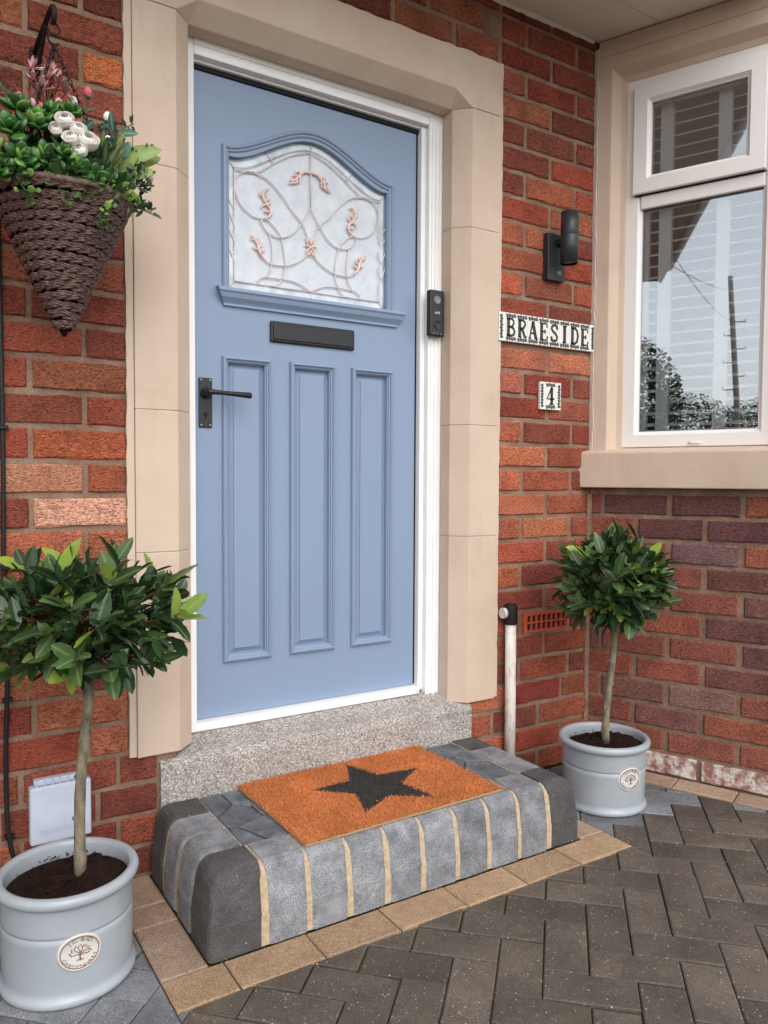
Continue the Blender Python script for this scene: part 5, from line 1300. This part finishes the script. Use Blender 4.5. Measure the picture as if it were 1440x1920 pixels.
tile_row(sg, 1.0955, 1.697, [(.0315, '<')]+[(.0548, c) for c in 'BRAESIDE']+[(.029, '>')], .004)
nm = empty('house_number_sign', (1.357, 0, 1.405)); tag(nm, 'small white ceramic tile plaque with the number 4', 'sign')
tile_row(nm, 1.3035, 1.457, [(.028, '<'), (.055, '4'), (.028, '>')], .004)

# ------------------------------------------------------------------ telecom box, cable, waste pipe
tb = empty('wall_box', (-.42, 0, .168)); tag(tb, 'grey plastic telecom junction box low on the brick wall behind the left pot', 'junction box')
mb = MB(); mb.box(-.497, -.344, -.034, -.001, .168, .322); mb.build('cover', M_BOXGREY, tb, .006, 3)
mb = MB(); mb.box(-.485, -.356, -.024, -.001, .3225, .338); mb.build('top_flange', M_BOXGREY, tb, .003)
for x in (-.48, -.461, -.442, -.423, -.404, -.385, -.366):
    mb = MB(); mb.box(x, x+.003, -.032, -.004, .32, .337); mb.build('rib', M_BOXGREY, tb)
v_, f_ = text_polys('openreach', .026); mb = MB(); mb.add([(-.4205+x, -.0346, .196+y) for x, y, z in v_], f_); mb.build('embossed_lettering', simple('embossed_grey', (184, 190, 206), .5), tb)
loc_children(tb)
cb = empty('wall_cable', (-.547, -.01, .17)); tag(cb, 'black cable clipped down the brick wall at the left edge', 'cable')
mb = MB(); mb.tube(smooth_curve([(-.55, -.008, 2.0), (-.545, -.008, 1.26), (-.548, -.012, .9), (-.543, -.014, .65), (-.549, -.012, .45), (-.55, -.014, .3), (-.546, -.02, .2), (-.525, -.035, .10), (-.50, -.05, .03)], 8), .006, 8); mb.build('cable', M_CABLE, cb)
for z in (1.262, .903, .56, .2):
    mb = MB(); mb.box(-.556, -.532, -.021, 0, z-.005, z+.005); mb.build('cable_clip', M_CABLE, cb, .002, 1)
loc_children(cb)
wp = empty('waste_pipe', (1.158, -.03, .0)); tag(wp, 'weathered white plastic waste pipe with black elbow beside the stone surround', 'pipe')
mb = MB(); mb.tube([(1.158, -.03, 0), (1.157, -.03, .3), (1.1545, -.03, .615)], .0205, 20); mb.build('pipe', M_PIPE, wp)
mb = MB(); mb.lathe([(.0245, .598), (.0255, .60), (.0255, .662), (.022, .672), (.004, .674)], (1.1545, -.03, 0), 24); mb.tube([(1.1545, -.028, .64), (1.13, -.026, .64)], .0235, 16); mb.build('elbow', M_RUST, wp)
mb = MB(); mb.tube([(1.131, -.026, .64), (1.117, -.024, .64)], .020, 16); mb.tube([(1.12, -.024, .64), (1.115, -.024, .64)], [.021, .018], 16); mb.build('pipe_end', M_PIPE, wp)
loc_children(wp)

# ------------------------------------------------------------------ what the bay window mirrors: pole, wires and trees along the road
tp = empty('telegraph_pole', (-20, -5.1, -.06)); tag(tp, 'wooden telegraph pole mirrored in the bay window', 'pole')
mb = MB(); mb.tube([(0, 0, 0), (0, .1, 3.6), (0, .36, 7.25)], [.10, .085, .07], 12); mb.build('shaft', M_POLE, tp)
for k, z in enumerate((3.9, 4.3, 4.7, 5.1, 5.5, 5.9)):
    sgn = 1 if k % 2 else -1; mb = MB(); mb.tube([(0, .2, z), (0, .2-.3*sgn, z), (0, .2-.3*sgn, z+.08)], .016, 6); mb.build('step_iron', M_POLE, tp)
def wire(a, b, sag, label):
    a, b = Vector(a), Vector(b); mb = MB(); mb.tube([a.lerp(b, t)-Vector((0, 0, sag*4*t*(1-t)))-a for t in [i/16 for i in range(17)]], .005, 5)
    o_ = mb.build('overhead_wire', M_CABLE); o_.location = a; tag(o_, label, 'wire')
wire((-2.4, -.55, 3.2), (-20, -4.75, 6.8), .1, 'overhead wire from the canopy edge to the pole, mirrored in the bay window')
wire((-2.4, -.45, 3.7), (-20, -4.75, 5.9), .2, 'slacker overhead wire from the canopy to the pole, mirrored in the bay window')
def far_tree(loc, h, wd, seed, label):
    r = random.Random(seed); e = empty('roadside_tree', loc); tag(e, label, 'tree', 'trees mirrored in the bay window'); mb = MB(); mb.tube([(0, 0, 0), (.05, 0, h*.4), (0, .05, h*.7)], [.16, .11, .05], 8); mb.build('trunk', M_BARK, e); mb = MB()
    for k in range(9000):
        d = Vector((r.gauss(0, 1), r.gauss(0, 1), r.gauss(0, 1))).normalized()*r.uniform(.35, 1)**.6; p = Vector((d.x*wd*.5, d.y*wd*.5, h*.62+d.z*h*.38)); s = r.uniform(.06, .12)
        F = frame_from((r.uniform(-1, 1), r.uniform(-1, 1), r.uniform(-1, 1)), (0, 0, 1)); mb.add([tuple(p+F @ Vector(v)) for v in ((0, 0, 0), (s*.5, s*.5, 0), (0, s, 0), (-s*.5, s*.5, 0))], [(0, 1, 2, 3)])
    c_ = mb.build('crown', M_HEDGE, e); c_['kind'] = 'stuff'
far_tree((-15, -1.5, -.06), 4.7, 2.6, 1, 'tall thin tree mirrored at the left of the bay window')
far_tree((-27, -4.4, -.06), 4.6, 4.5, 2, 'broad low tree mirrored behind the pole')
far_tree((-29, -7.6, -.06), 4.5, 4.5, 3, 'low tree mirrored at the right edge of the window')
mb = MB(); r = random.Random(4)
for k in range(15000):
    p = Vector((-24+r.random()*1.2, r.uniform(-16, 3), r.random()*3.15)); s = r.uniform(.06, .14); F = frame_from((r.uniform(-1, 1), r.uniform(-1, 1), r.uniform(-1, 1)), (0, 0, 1))
    mb.add([tuple(p+F @ Vector(v)) for v in ((0, 0, 0), (s*.5, s*.5, 0), (0, s, 0), (-s*.5, s*.5, 0))], [(0, 1, 2, 3)])
mb.box(-24, -23.4, -16, 3, 0, 2.85)
hg = mb.build('hedge', M_HEDGE); hg['kind'] = 'stuff'; hg['label'] = 'long clipped hedge across the road mirrored in the bay window'; hg['category'] = 'hedge'
print('pavers', npav, 'objects', len(bpy.data.objects))
